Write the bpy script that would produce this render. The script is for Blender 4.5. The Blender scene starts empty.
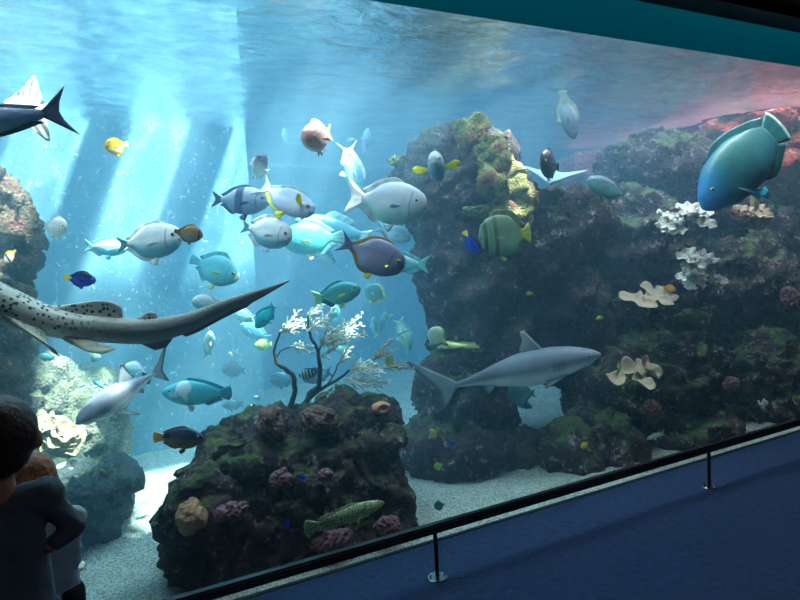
import bpy, bmesh, math, random
from math import sin, cos, pi, radians, sqrt, exp
from mathutils import Vector, Matrix, noise

SC = bpy.context.scene
COL = SC.collection

# ------------------------------------------------------------------ camera
CAM = Vector((0.0, 0.0, 1.5))
FPX = 600.0
AZ, PITCH, ROLL = radians(26.6), radians(4.1), radians(3.2)
fwd = Vector((sin(AZ)*cos(PITCH), cos(AZ)*cos(PITCH), -sin(PITCH)))
r0 = Vector((cos(AZ), -sin(AZ), 0.0))
u0 = r0.cross(fwd)
RT = cos(ROLL)*r0 - sin(ROLL)*u0
UP = sin(ROLL)*r0 + cos(ROLL)*u0
cd = bpy.data.cameras.new('camera')
cam = bpy.data.objects.new('camera', cd)
COL.objects.link(cam)
cd.sensor_width = 36.0
cd.lens = 36.0*FPX/800.0
cd.clip_start = 0.05
cam.matrix_world = Matrix(((RT.x, UP.x, -fwd.x, CAM.x), (RT.y, UP.y, -fwd.y, CAM.y), (RT.z, UP.z, -fwd.z, CAM.z), (0, 0, 0, 1)))
SC.camera = cam

def ray(px, py):
    return fwd + RT*((px-400.0)/FPX) - UP*((py-300.0)/FPX)
def at(px, py, Y):
    """point of the scene seen at a pixel of the photo, in the plane y = Y (parallel to the window)"""
    d = ray(px, py)
    return CAM + d*(Y/d.y)
def on(px, py, z):
    d = ray(px, py)
    return CAM + d*((z-CAM.z)/d.z)
def mpp(px, py, Y):
    """metres per pixel there"""
    return (at(px, py, Y)-CAM).dot(fwd)/FPX

# ------------------------------------------------------------------ render look
vs = SC.view_settings
SC.display_settings.display_device = 'sRGB'
vs.view_transform = 'Standard'; vs.look = 'None'; vs.gamma = 1.0
vs.exposure = 0.72
try: vs.use_curve_mapping = False
except Exception: pass
cy = SC.cycles
cy.use_denoising = True
cy.max_bounces = 10; cy.diffuse_bounces = 3; cy.glossy_bounces = 3
cy.transmission_bounces = 4; cy.transparent_max_bounces = 16; cy.volume_bounces = 4
cy.caustics_reflective = False; cy.caustics_refractive = False
cy.sample_clamp_indirect = 4.0

# ------------------------------------------------------------------ light
SUN_DIR = Vector((-0.40, 0.26, -1.0)).normalized()
SUN_E = 28.0
SKY_E = 230.0
W = bpy.data.worlds.new('world'); SC.world = W; W.use_nodes = True
wn = W.node_tree.nodes['Background']
wn.inputs[0].default_value = (0.35, 0.55, 0.8, 1); wn.inputs[1].default_value = 0.25
ld = bpy.data.lights.new('sun', 'SUN'); ld.energy = SUN_E; ld.angle = radians(1.8); ld.color = (1.0, 0.97, 0.88)
lo = bpy.data.objects.new('sun', ld); COL.objects.link(lo)
lo.rotation_euler = SUN_DIR.to_track_quat('-Z', 'Y').to_euler(); lo.location = (4, 0, 12)
def area(name, loc, sx, sy, e, col, rot=(0, 0, 0)):
    l = bpy.data.lights.new(name, 'AREA'); l.shape = 'RECTANGLE'; l.size = sx; l.size_y = sy
    l.energy = e; l.color = col
    o = bpy.data.objects.new(name, l); COL.objects.link(o); o.location = loc; o.rotation_euler = rot
    return o
area('daylight_fill', (0.9, 5.0, 3.85), 4.2, 3.4, SKY_E, (0.62, 0.86, 1.0))
area('daylight_fill', (5.6, 4.4, 3.85), 5.0, 3.0, SKY_E*0.8, (0.66, 0.72, 1.0))  # added fill under the closed roof, lifts the dark right reef
# added fill strips above the water, unseen, tilted to brighten fish flanks
area('added_front_fill', (0.6, 2.90, 3.55), 6.0, 0.25, 95.0, (0.85, 0.95, 1.0), (radians(32), 0, 0))
area('added_front_fill', (5.8, 2.90, 3.55), 4.4, 0.25, 105.0, (1.0, 0.90, 0.86), (radians(32), 0, 0))
area('added_room_fill', (1.8, -0.6, 2.9), 1.0, 0.4, 5.0, (0.75, 0.85, 1.0))  # added unseen fill behind the viewpoint, lifts the dark carpet

# ------------------------------------------------------------------ helpers
def lin(c):
    return tuple(((x/12.92) if x <= 0.04045 else ((x+0.055)/1.055)**2.4) for x in c[:3])
def rgb(r, g, b):
    return lin((r/255.0, g/255.0, b/255.0))
def mixc(a, b, t):
    t = max(0.0, min(1.0, t))
    return tuple(a[i]*(1-t)+b[i]*t for i in range(3))
def sstep(a, b, x):
    if a == b: return float(x > a)
    t = max(0.0, min(1.0, (x-a)/(b-a)))
    return t*t*(3-2*t)

def tag(o, label=None, cat=None, group=None, kind=None):
    if label: o['label'] = label
    if cat: o['category'] = cat
    if group: o['group'] = group
    if kind: o['kind'] = kind
    return o
def link(name, me, parent=None, mat=None):
    o = bpy.data.objects.new(name, me); COL.objects.link(o)
    if mat is not None:
        for m in (mat if isinstance(mat, (list, tuple)) else [mat]): me.materials.append(m)
    if parent is not None: o.parent = parent
    return o
def empty(name, loc):
    o = bpy.data.objects.new(name, None); COL.objects.link(o); o.location = loc; o.empty_display_size = 0.1
    return o
def mesh_from(name, vs_, fs, smooth=True):
    me = bpy.data.meshes.new(name); me.from_pydata([tuple(v) for v in vs_], [], fs); me.update()
    if smooth:
        for p in me.polygons: p.use_smooth = True
    return me
def bm_mesh(name, bm, smooth=False):
    bmesh.ops.recalc_face_normals(bm, faces=bm.faces)
    me = bpy.data.meshes.new(name); bm.to_mesh(me); bm.free()
    if smooth:
        for p in me.polygons: p.use_smooth = True
    return me
def bm_box(bm, x0, x1, y0, y1, z0, z1, bev=0.0):
    r = bmesh.ops.create_cube(bm, size=1.0)
    for v in r['verts']:
        v.co = Vector(((x0+x1)/2+v.co.x*(x1-x0), (y0+y1)/2+v.co.y*(y1-y0), (z0+z1)/2+v.co.z*(z1-z0)))
    if bev:
        es = set()
        for v in r['verts']: es.update(v.link_edges)
        bmesh.ops.bevel(bm, geom=list(es), offset=bev, segments=2, affect='EDGES')
def box(name, x0, x1, y0, y1, z0, z1, mat, parent=None, bev=0.0, kind=None):
    bm = bmesh.new(); bm_box(bm, x0, x1, y0, y1, z0, z1, bev)
    o = link(name, bm_mesh(name, bm), parent, mat)
    if kind: o['kind'] = kind
    return o
def tube_verts(pts, rads, n=8):
    """verts and faces of a tapering tube along points"""
    V = []; F = []
    prev = None
    for i, p in enumerate(pts):
        p = Vector(p)
        a = Vector(pts[max(0, i-1)]); b = Vector(pts[min(len(pts)-1, i+1)])
        t = (b-a)
        t = t.normalized() if t.length > 1e-9 else Vector((0, 0, 1))
        if prev is None:
            s = t.orthogonal().normalized()
        else:
            s = (prev - t*prev.dot(t))
            s = s.normalized() if s.length > 1e-6 else t.orthogonal().normalized()
        prev = s; q = t.cross(s)
        for k in range(n):
            an = 2*pi*k/n
            V.append(p + (s*cos(an)+q*sin(an))*rads[i])
    for i in range(len(pts)-1):
        for k in range(n):
            F.append((i*n+k, i*n+(k+1) % n, (i+1)*n+(k+1) % n, (i+1)*n+k))
    F.append(tuple(range(n))[::-1]); F.append(tuple((len(pts)-1)*n+k for k in range(n)))
    return V, F
class Acc:
    def __init__(s): s.V = []; s.F = []
    def add(s, V, F):
        b = len(s.V); s.V += [Vector(v) for v in V]; s.F += [tuple(b+i for i in f) for f in F]
    def tube(s, pts, rads, n=8): s.add(*tube_verts(pts, rads, n))
    def mesh(s, name, smooth=True): return mesh_from(name, s.V, s.F, smooth)

# ------------------------------------------------------------------ node materials
def newmat(name):
    m = bpy.data.materials.new(name); m.use_nodes = True
    nt = m.node_tree
    return m, nt, nt.nodes['Principled BSDF']
def N(nt, typ, **kw):
    n = nt.nodes.new(typ)
    for k, v in kw.items():
        if k.startswith('i_'):
            key = k[2:]
            n.inputs[int(key) if key.isdigit() else key.replace('_', ' ')].default_value = v
        else: setattr(n, k, v)
    return n
def ramp(nt, stops, interp='LINEAR'):
    r = nt.nodes.new('ShaderNodeValToRGB'); r.color_ramp.interpolation = interp
    e = r.color_ramp.elements
    while len(e) < len(stops): e.new(0.5)
    for i, (p, c) in enumerate(stops):
        e[i].position = p; e[i].color = (c[0], c[1], c[2], 1.0)
    return r
def simple(name, col, rough=0.5, metal=0.0, spec=0.5, bump=0.0, bscale=40.0, vary=0.0):
    m, nt, b = newmat(name)
    b.inputs['Base Color'].default_value = (*col, 1); b.inputs['Roughness'].default_value = rough
    b.inputs['Metallic'].default_value = metal; b.inputs['Specular IOR Level'].default_value = spec
    tc = N(nt, 'ShaderNodeTexCoord')
    nz = N(nt, 'ShaderNodeTexNoise', i_Scale=bscale, i_Detail=5.0)
    nt.links.new(tc.outputs['Object'], nz.inputs['Vector'])
    if bump:
        bp = N(nt, 'ShaderNodeBump', i_Strength=bump, i_Distance=0.01)
        nt.links.new(nz.outputs['Fac'], bp.inputs['Height']); nt.links.new(bp.outputs['Normal'], b.inputs['Normal'])
    if vary:
        r = ramp(nt, [(0.3, tuple(c*(1-vary) for c in col)), (0.7, tuple(min(1, c*(1+vary)) for c in col))])
        nt.links.new(nz.outputs['Fac'], r.inputs['Fac']); nt.links.new(r.outputs['Color'], b.inputs['Base Color'])
    return m
def rock_mat(name, cols, green, gcol, scale=3.0, speck=(0.45, 0.36, 0.34), speck_amt=0.62, bump=0.9):
    """encrusted reef rock: patches of colour, algae growing on upward faces, pale crusts"""
    m, nt, b = newmat(name); L = nt.links.new
    tc = N(nt, 'ShaderNodeTexCoord')
    n1 = N(nt, 'ShaderNodeTexNoise', i_Scale=scale, i_Detail=8.0, i_Roughness=0.65)
    n2 = N(nt, 'ShaderNodeTexNoise', i_Scale=scale*4.5, i_Detail=6.0, i_Roughness=0.7)
    n3 = N(nt, 'ShaderNodeTexVoronoi', i_Scale=scale*9)
    n4 = N(nt, 'ShaderNodeTexNoise', i_Scale=scale*1.7, i_Detail=4.0)
    for n in (n1, n2, n3, n4): L(tc.outputs['Object'], n.inputs['Vector'])
    k = len(cols)
    r1 = ramp(nt, [(0.28+0.44*i/(k-1), c) for i, c in enumerate(cols)])
    L(n1.outputs['Fac'], r1.inputs['Fac'])
    # pale crust specks
    mr = N(nt, 'ShaderNodeMapRange', i_1=speck_amt, i_2=speck_amt+0.06)
    L(n2.outputs['Fac'], mr.inputs[0])
    mx = N(nt, 'ShaderNodeMix', data_type='RGBA'); mx.inputs['B'].default_value = (*speck, 1)
    L(mr.outputs[0], mx.inputs['Factor']); L(r1.outputs['Color'], mx.inputs['A'])
    # algae on top faces
    ge = N(nt, 'ShaderNodeNewGeometry'); sx = N(nt, 'ShaderNodeSeparateXYZ'); L(ge.outputs['Normal'], sx.inputs[0])
    ma = N(nt, 'ShaderNodeMath', operation='MULTIPLY_ADD'); ma.inputs[1].default_value = 1.0; ma.inputs[2].default_value = 0.0
    L(sx.outputs['Z'], ma.inputs[0])
    mm = N(nt, 'ShaderNodeMath', operation='ADD'); L(ma.outputs[0], mm.inputs[0])
    m4 = N(nt, 'ShaderNodeMath', operation='MULTIPLY'); m4.inputs[1].default_value = 1.6; L(n4.outputs['Fac'], m4.inputs[0]); L(m4.outputs[0], mm.inputs[1])
    mr2 = N(nt, 'ShaderNodeMapRange', i_1=1.55-green, i_2=1.95-green); L(mm.outputs[0], mr2.inputs[0])
    mx2 = N(nt, 'ShaderNodeMix', data_type='RGBA'); L(mx.outputs['Result'], mx2.inputs['A']); L(mr2.outputs[0], mx2.inputs['Factor'])
    gr = ramp(nt, [(0.35, tuple(c*0.5 for c in gcol)), (0.65, gcol)]); L(n2.outputs['Fac'], gr.inputs['Fac']); L(gr.outputs['Color'], mx2.inputs['B'])
    L(mx2.outputs['Result'], b.inputs['Base Color'])
    b.inputs['Roughness'].default_value = 0.85; b.inputs['Specular IOR Level'].default_value = 0.2
    ad = N(nt, 'ShaderNodeMath', operation='ADD'); L(n2.outputs['Fac'], ad.inputs[0])
    m5 = N(nt, 'ShaderNodeMath', operation='MULTIPLY'); m5.inputs[1].default_value = 0.5; L(n3.outputs['Distance'], m5.inputs[0]); L(m5.outputs[0], ad.inputs[1])
    bp = N(nt, 'ShaderNodeBump', i_Strength=bump, i_Distance=0.05); L(ad.outputs[0], bp.inputs['Height']); L(bp.outputs['Normal'], b.inputs['Normal'])
    return m

# ------------------------------------------------------------------ setting
WATER_Z = 2.755
def st(o): o['kind'] = 'structure'; return o

# carpet
m, nt, b = newmat('blue_carpet'); L = nt.links.new
tc = N(nt, 'ShaderNodeTexCoord'); n1 = N(nt, 'ShaderNodeTexNoise', i_Scale=170.0, i_Detail=3.0); n2 = N(nt, 'ShaderNodeTexNoise', i_Scale=28.0, i_Detail=4.0)
L(tc.outputs['Object'], n1.inputs['Vector']); L(tc.outputs['Object'], n2.inputs['Vector'])
r = ramp(nt, [(0.3, (0.004, 0.017, 0.055)), (0.7, (0.020, 0.062, 0.165))]); L(n1.outputs['Fac'], r.inputs['Fac'])
r2 = ramp(nt, [(0.3, (0.6, 0.6, 0.6)), (0.7, (1.3, 1.3, 1.3))]); L(n2.outputs['Fac'], r2.inputs['Fac'])
mx = N(nt, 'ShaderNodeMix', data_type='RGBA', blend_type='MULTIPLY'); mx.inputs['Factor'].default_value = 1.0
L(r.outputs['Color'], mx.inputs['A']); L(r2.outputs['Color'], mx.inputs['B']); L(mx.outputs['Result'], b.inputs['Base Color'])
b.inputs['Roughness'].default_value = 0.95; b.inputs['Specular IOR Level'].default_value = 0.1
b.inputs['Sheen Weight'].default_value = 0.2
bp = N(nt, 'ShaderNodeBump', i_Strength=0.8, i_Distance=0.01); L(n1.outputs['Fac'], bp.inputs['Height']); L(bp.outputs['Normal'], b.inputs['Normal'])
M_CARPET = m
st(box('floor', -4.5, 9.5, -3.5, 2.68, -0.3, 0.0, M_CARPET))
M_BLACK = simple('black_paint', (0.006, 0.006, 0.007), 0.7)
st(box('wall_front', -4.5, 9.5, 2.52, 2.70, 2.985, 3.9, M_BLACK))
st(box('ceiling', -4.5, 9.5, -3.5, 2.52, 3.05, 3.2, M_BLACK))
st(box('wall_back', -4.5, 9.5, -3.6, -3.5, -0.3, 3.2, M_BLACK))
st(box('wall_left', -4.6, -4.5, -3.6, 2.7, -0.3, 3.2, M_BLACK))
st(box('wall_right', 9.5, 9.6, -3.6, 2.7, -0.3, 3.2, M_BLACK))

# acrylic window: thin clear pane
m, nt, b = newmat('acrylic'); L = nt.links.new
nt.nodes.remove(b)
tr = N(nt, 'ShaderNodeBsdfTransparent'); tr.inputs[0].default_value = (0.97, 0.99, 0.985, 1)
gl = N(nt, 'ShaderNodeBsdfGlossy', i_Roughness=0.02)
fr = N(nt, 'ShaderNodeFresnel', i_IOR=1.15); ms = N(nt, 'ShaderNodeMixShader')
gb = N(nt, 'ShaderNodeNewGeometry'); iv = N(nt, 'ShaderNodeMath', operation='SUBTRACT'); iv.inputs[0].default_value = 1.0; L(gb.outputs['Backfacing'], iv.inputs[1])
mf = N(nt, 'ShaderNodeMath', operation='MULTIPLY'); L(fr.outputs[0], mf.inputs[0]); L(iv.outputs[0], mf.inputs[1])
L(mf.outputs[0], ms.inputs[0]); L(tr.outputs[0], ms.inputs[1]); L(gl.outputs[0], ms.inputs[2])
L(ms.outputs[0], nt.nodes['Material Output'].inputs['Surface'])
M_ACR = m
st(box('window_1', -4.5, 9.5, 2.70, 2.73, -0.3, 3.0, M_ACR))

# sand floor of the tank
m, nt, b = newmat('coral_sand'); L = nt.links.new
tc = N(nt, 'ShaderNodeTexCoord'); n1 = N(nt, 'ShaderNodeTexVoronoi', i_Scale=110.0); n2 = N(nt, 'ShaderNodeTexNoise', i_Scale=4.0, i_Detail=6.0)
n3 = N(nt, 'ShaderNodeTexNoise', i_Scale=60.0, i_Detail=3.0)
for n in (n1, n2, n3): L(tc.outputs['Object'], n.inputs['Vector'])
r = ramp(nt, [(0.25, rgb(175, 176, 160)), (0.5, rgb(222, 222, 206)), (0.75, rgb(245, 245, 235))]); L(n1.outputs['Color'], r.inputs['Fac'])
r2 = ramp(nt, [(0.3, (0.75, 0.77, 0.78)), (0.7, (1, 1, 1))]); L(n2.outputs['Fac'], r2.inputs['Fac'])
mx = N(nt, 'ShaderNodeMix', data_type='RGBA', blend_type='MULTIPLY'); mx.inputs['Factor'].default_value = 1.0
L(r.outputs['Color'], mx.inputs['A']); L(r2.outputs['Color'], mx.inputs['B']); L(mx.outputs['Result'], b.inputs['Base Color'])
b.inputs['Roughness'].default_value = 0.95
bp = N(nt, 'ShaderNodeBump', i_Strength=1.0, i_Distance=0.02); L(n1.outputs['Distance'], bp.inputs['Height']); L(bp.outputs['Normal'], b.inputs['Normal'])
M_SAND = m
V = []; F = []; nx, ny = 150, 80
for j in range(ny+1):
    for i in range(nx+1):
        x = -3.0+12.0*i/nx; y = 2.735+6.2*j/ny
        z = -0.10 + 0.05*noise.noise(Vector((x*1.1, y*1.3, 0))) + 0.012*noise.noise(Vector((x*5, y*5, 3)))
        V.append((x, y, z))
for j in range(ny):
    for i in range(nx):
        a = j*(nx+1)+i; F.append((a, a+1, a+nx+2, a+nx+1))
o = st(link('floor_sand', mesh_from('floor_sand', V, F), None, M_SAND))

# back wall of the tank: pale painted concrete with a recess, then rock
m, nt, b = newmat('tank_wall'); L = nt.links.new
tc = N(nt, 'ShaderNodeTexCoord'); n1 = N(nt, 'ShaderNodeTexNoise', i_Scale=2.5, i_Detail=10.0, i_Roughness=0.7)
mp = N(nt, 'ShaderNodeMapping'); mp.inputs['Scale'].default_value = (6.0, 6.0, 1.6)
n2 = N(nt, 'ShaderNodeTexNoise', i_Scale=4.0, i_Detail=8.0, i_Roughness=0.75)
L(tc.outputs['Object'], n1.inputs['Vector']); L(tc.outputs['Object'], mp.inputs['Vector']); L(mp.outputs[0], n2.inputs['Vector'])
r = ramp(nt, [(0.35, (0.12, 0.27, 0.35)), (0.6, (0.18, 0.35, 0.44))]); L(n1.outputs['Fac'], r.inputs['Fac'])
mr = N(nt, 'ShaderNodeMapRange', i_1=0.57, i_2=0.66); L(n2.outputs['Fac'], mr.inputs[0])
mx = N(nt, 'ShaderNodeMix', data_type='RGBA'); mx.inputs['B'].default_value = (0.40, 0.50, 0.54, 1)
L(mr.outputs[0], mx.inputs['Factor']); L(r.outputs['Color'], mx.inputs['A']); # white specks and scratches, with caustic light painted in as squiggles
n5 = N(nt, 'ShaderNodeTexNoise', i_Scale=26.0, i_Detail=3.0, i_Distortion=1.5); L(tc.outputs['Object'], n5.inputs['Vector'])
mr5 = N(nt, 'ShaderNodeMapRange', i_1=0.64, i_2=0.69); L(n5.outputs['Fac'], mr5.inputs[0])
mx5 = N(nt, 'ShaderNodeMix', data_type='RGBA'); mx5.inputs['B'].default_value = (0.70, 0.78, 0.80, 1)
L(mr5.outputs[0], mx5.inputs['Factor']); L(mx.outputs['Result'], mx5.inputs['A'])
L(mx5.outputs['Result'], b.inputs['Base Color'])
b.inputs['Roughness'].default_value = 0.9
M_TWALL = m
st(box('wall_tank_rear', -3.2, 1.32, 5.62, 5.9, -0.3, 4.3, M_TWALL))
st(box('wall_tank_recess', 1.2, 9.4, 7.6, 7.8, -0.3, 4.3, M_TWALL))
st(box('wall_tank_return', 1.1, 1.32, 5.9, 7.6, -0.3, 4.3, M_TWALL))
st(box('wall_tank_left', -3.3, -3.1, 2.7, 5.9, -0.3, 4.3, M_TWALL))
st(box('wall_tank_right', 9.3, 9.5, 2.7, 7.8, -0.3, 4.3, M_TWALL))

# roof over the tank with skylight openings between beams
M_ROOF = simple('roof_concrete', (0.05, 0.16, 0.18), 0.8)
RZ0, RZ1 = 3.9, 4.2
OX0, OX1, OY0, OY1 = 0.0, 3.78, 2.74, 5.35
st(box('trim_roof_front', -3.2, 9.4, 2.6, OY0, RZ0, RZ1, M_ROOF))
st(box('trim_roof_rear', -3.2, 9.4, OY1, 7.8, RZ0, RZ1, M_ROOF))
st(box('trim_roof_left', -3.2, OX0, OY0, OY1, RZ0, RZ1, M_ROOF))
st(box('trim_roof_right', OX1, 9.4, OY0, OY1, RZ0, RZ1, M_ROOF))
for k, (bx, bw) in enumerate([(0.62, 0.22), (1.42, 0.26), (2.42, 0.14), (2.85, 0.58)]):
    st(box('trim_beam_%d' % (k+1), bx, bx+bw, OY0, OY1, RZ0, RZ1, M_ROOF))
st(box('trim_beam_5', OX0, OX1, 4.14, 4.90, RZ0, RZ1, M_ROOF))  # added out of view to hold the sun off the lower back wall
# teal splash wall above the water, seen over the waterline
M_TEAL = simple('teal_paint', rgb(0, 110, 120), 0.35, vary=0.2, bscale=1.5)
_nt = M_TEAL.node_tree; _tl = N(_nt, 'ShaderNodeBsdfTranslucent'); _tl.inputs[0].default_value = (0.0, 0.22, 0.25, 1)
_ms = N(_nt, 'ShaderNodeMixShader'); _ms.inputs[0].default_value = 0.6
_nt.links.new(_nt.nodes['Principled BSDF'].outputs[0], _ms.inputs[1]); _nt.links.new(_tl.outputs[0], _ms.inputs[2]); _nt.links.new(_ms.outputs[0], _nt.nodes['Material Output'].inputs['Surface'])
st(box('trim_splash_panel', -3.0, 9.2, 2.775, 2.785, 2.768, 3.35, M_TEAL))

# water surface
m, nt, b = newmat('water_surface'); L = nt.links.new
nt.nodes.remove(b)
tc = N(nt, 'ShaderNodeTexCoord'); mp = N(nt, 'ShaderNodeMapping'); mp.inputs['Scale'].default_value = (1.0, 1.7, 1.0)
n1 = N(nt, 'ShaderNodeTexNoise', i_Scale=4.5, i_Detail=6.0, i_Roughness=0.6, i_Distortion=0.6)
L(tc.outputs['Object'], mp.inputs['Vector']); L(mp.outputs[0], n1.inputs['Vector'])
bp = N(nt, 'ShaderNodeBump', i_Strength=0.55, i_Distance=0.08); L(n1.outputs['Fac'], bp.inputs['Height'])
gl = N(nt, 'ShaderNodeBsdfGlossy', i_Roughness=0.06); gl.inputs[0].default_value = (0.85, 0.95, 1.0, 1); L(bp.outputs['Normal'], gl.inputs['Normal'])
tr = N(nt, 'ShaderNodeBsdfTransparent')
vo = N(nt, 'ShaderNodeTexVoronoi', feature='DISTANCE_TO_EDGE', i_Scale=5.0)
nd = N(nt, 'ShaderNodeTexNoise', i_Scale=3.0, i_Detail=3.0); L(tc.outputs['Object'], nd.inputs['Vector'])
va = N(nt, 'ShaderNodeMix', data_type='RGBA'); va.inputs['Factor'].default_value = 0.25; L(tc.outputs['Object'], va.inputs['A']); L(nd.outputs['Color'], va.inputs['B']); L(va.outputs['Result'], vo.inputs['Vector'])
rr = ramp(nt, [(0.0, (1, 1, 1)), (0.06, (0.85, 0.88, 0.9)), (0.16, (0.58, 0.61, 0.64)), (0.5, (0.46, 0.49, 0.52))]); L(vo.outputs['Distance'], rr.inputs['Fac'])  # caustic light pattern painted into the transparency, brightest along cell edges
L(rr.outputs['Color'], tr.inputs[0])
ms = N(nt, 'ShaderNodeMixShader'); ms.inputs[0].default_value = 0.45
lw = N(nt, 'ShaderNodeLayerWeight', i_Blend=0.55); L(bp.outputs['Normal'], lw.inputs['Normal'])
mr = N(nt, 'ShaderNodeMapRange', i_1=0.25, i_2=0.55, i_3=0.06, i_4=0.92); L(lw.outputs['Facing'], mr.inputs[0]); L(mr.outputs[0], ms.inputs[0])
L(tr.outputs[0], ms.inputs[1]); L(gl.outputs[0], ms.inputs[2]); L(ms.outputs[0], nt.nodes['Material Output'].inputs['Surface'])
M_WSURF = m
V = []; F = []; nx, ny = 240, 100
for j in range(ny+1):
    for i in range(nx+1):
        x = -3.08+12.36*i/nx; y = 2.735+4.85*j/ny
        e = min(1.0, (y-2.735)/0.4)
        z = WATER_Z + e*(0.030*noise.noise(Vector((x*2.2, y*3.0, 0))) + 0.012*noise.noise(Vector((x*6, y*9, 3))))
        V.append((x, y, z))
for j in range(ny):
    for i in range(nx):
        a = j*(nx+1)+i; F.append((a, a+1, a+nx+2, a+nx+1))
o = st(link('water_surface', mesh_from('water_surface', V, F), None, M_WSURF))

# the water itself
m, nt, b = newmat('water_body'); L = nt.links.new
nt.nodes.remove(b)
WD = 0.10
vsn = N(nt, 'ShaderNodeVolumeScatter', i_Density=WD, i_Anisotropy=0.25); vsn.inputs['Color'].default_value = (0.42, 0.78, 1.0, 1)
va_ = N(nt, 'ShaderNodeVolumeAbsorption', i_Density=0.17); va_.inputs['Color'].default_value = (0.12, 0.80, 0.96, 1)
ads = N(nt, 'ShaderNodeAddShader'); L(vsn.outputs[0], ads.inputs[0]); L(va_.outputs[0], ads.inputs[1])
L(ads.outputs[0], nt.nodes['Material Output'].inputs['Volume'])
try: m.cycles.homogeneous_volume = True
except Exception: pass
M_WATER = m
o = st(box('water', -3.09, 9.29, 2.735, 7.59, -0.28, WATER_Z-0.03, M_WATER))
# ------------------------------------------------------------------ rocks
def rock(name, label, cat, balls, mat, voxel=0.035, disp=((0.16, 0.9), (0.07, 0.28), (0.03, 0.09)), seed=0, parent=None, ymin=2.76, zmax=9.0):
    """a rock grown from overlapping lumps. balls: (px, py, Y, rx, ry, rz) radii in metres"""
    bm = bmesh.new()
    for bl in balls:
        if len(bl) == 6:
            c = at(bl[0], bl[1], bl[2]); rx, ry, rz = bl[3:]
        else:
            c = Vector(bl[1:4]); rx, ry, rz = bl[4:]
        bmesh.ops.create_icosphere(bm, subdivisions=3, radius=1.0, matrix=Matrix.Translation(c) @ Matrix.Diagonal((rx, ry, rz, 1)))
    me = bpy.data.meshes.new(name+'_raw'); bm.to_mesh(me); bm.free()
    ob = bpy.data.objects.new(name+'_raw', me); COL.objects.link(ob)
    md = ob.modifiers.new('r', 'REMESH'); md.mode = 'VOXEL'; md.voxel_size = voxel
    bpy.context.view_layer.update()
    dg = bpy.context.evaluated_depsgraph_get()
    me2 = bpy.data.meshes.new_from_object(ob.evaluated_get(dg))
    bpy.data.objects.remove(ob)
    off = Vector((seed*7.3, seed*3.1, seed*1.7))
    nn = [v.normal.copy() for v in me2.vertices]
    for v, n in zip(me2.vertices, nn):
        d = 0.0; co = v.co + off
        for amp, sz in disp:
            q = co/sz
            t = noise.noise(q)
            d += amp*(t if sz > 0.3 else (1.0-2.2*abs(t)))*(1.0 if sz > 0.3 else 0.8)
        v.co = v.co + n*d*0.55
        if v.co.y < ymin: v.co.y = ymin-0.06*(1-exp(-(ymin-v.co.y)/.10))+.01
    for v in me2.vertices:
        if v.co.z > zmax: v.co.z = zmax+.04*(1-exp(-(v.co.z-zmax)/.3))
        if v.co.x > 9.27: v.co.x = 9.27
    for p in me2.polygons: p.use_smooth = True
    me2.name = name
    me2.materials.clear()
    o = link(name, me2, parent, mat)
    if parent is None: tag(o, label, cat)
    return o

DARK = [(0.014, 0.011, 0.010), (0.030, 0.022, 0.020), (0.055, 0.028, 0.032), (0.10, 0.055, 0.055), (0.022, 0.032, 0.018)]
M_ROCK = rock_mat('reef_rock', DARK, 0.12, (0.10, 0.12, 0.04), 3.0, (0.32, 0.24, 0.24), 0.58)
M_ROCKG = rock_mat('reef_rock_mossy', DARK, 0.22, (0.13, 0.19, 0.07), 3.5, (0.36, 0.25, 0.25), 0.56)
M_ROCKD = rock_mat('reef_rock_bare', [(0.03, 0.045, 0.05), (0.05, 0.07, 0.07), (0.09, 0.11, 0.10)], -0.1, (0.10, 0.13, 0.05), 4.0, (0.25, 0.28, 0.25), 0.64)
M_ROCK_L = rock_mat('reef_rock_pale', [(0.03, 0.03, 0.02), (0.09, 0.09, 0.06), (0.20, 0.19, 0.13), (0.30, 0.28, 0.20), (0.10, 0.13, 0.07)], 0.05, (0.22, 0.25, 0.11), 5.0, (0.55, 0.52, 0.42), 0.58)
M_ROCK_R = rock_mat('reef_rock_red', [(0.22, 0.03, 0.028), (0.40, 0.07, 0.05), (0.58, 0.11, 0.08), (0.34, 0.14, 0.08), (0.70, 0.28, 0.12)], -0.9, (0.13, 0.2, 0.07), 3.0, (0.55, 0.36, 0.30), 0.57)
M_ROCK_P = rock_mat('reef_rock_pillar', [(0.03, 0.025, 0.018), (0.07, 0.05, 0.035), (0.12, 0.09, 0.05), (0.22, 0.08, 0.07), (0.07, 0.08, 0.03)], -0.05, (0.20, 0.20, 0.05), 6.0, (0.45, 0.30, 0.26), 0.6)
rnd = random.Random(5)
# island in the middle foreground
rock('coral_island_rock', 'dark encrusted rock outcrop under the branching white sea fan, nearest the glass', 'rock', [
    (285, 500, 3.45, .55, .42, .42), (207, 540, 3.25, .22, .22, .34), (230, 480, 3.45, .22, .25, .25),
    (350, 480, 3.50, .28, .35, .45), (380, 415, 3.55, .10, .20, .08), (330, 430, 3.5, .32, .28, .12), (260, 445, 3.5, .2, .22, .16), (275, 430, 3.5, .10, .12, .10), (340, 410, 3.6, .14, .16, .08),
    (310, 560, 3.25, .5, .25, .3), (385, 520, 3.25, .12, .2, .3), (240, 560, 3.25, .35, .24, .25), (194, 560, 3.2, .12, .15, .15), (330, 447, 3.30, .34, .16, .035), (385, 437, 3.32, .10, .14, .035), (262, 458, 3.25, .22, .15, .035)],
    M_ROCK, 0.016, ((0.12, 0.45), (0.13, 0.17), (0.06, 0.06)), 1, ymin=2.96)
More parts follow.
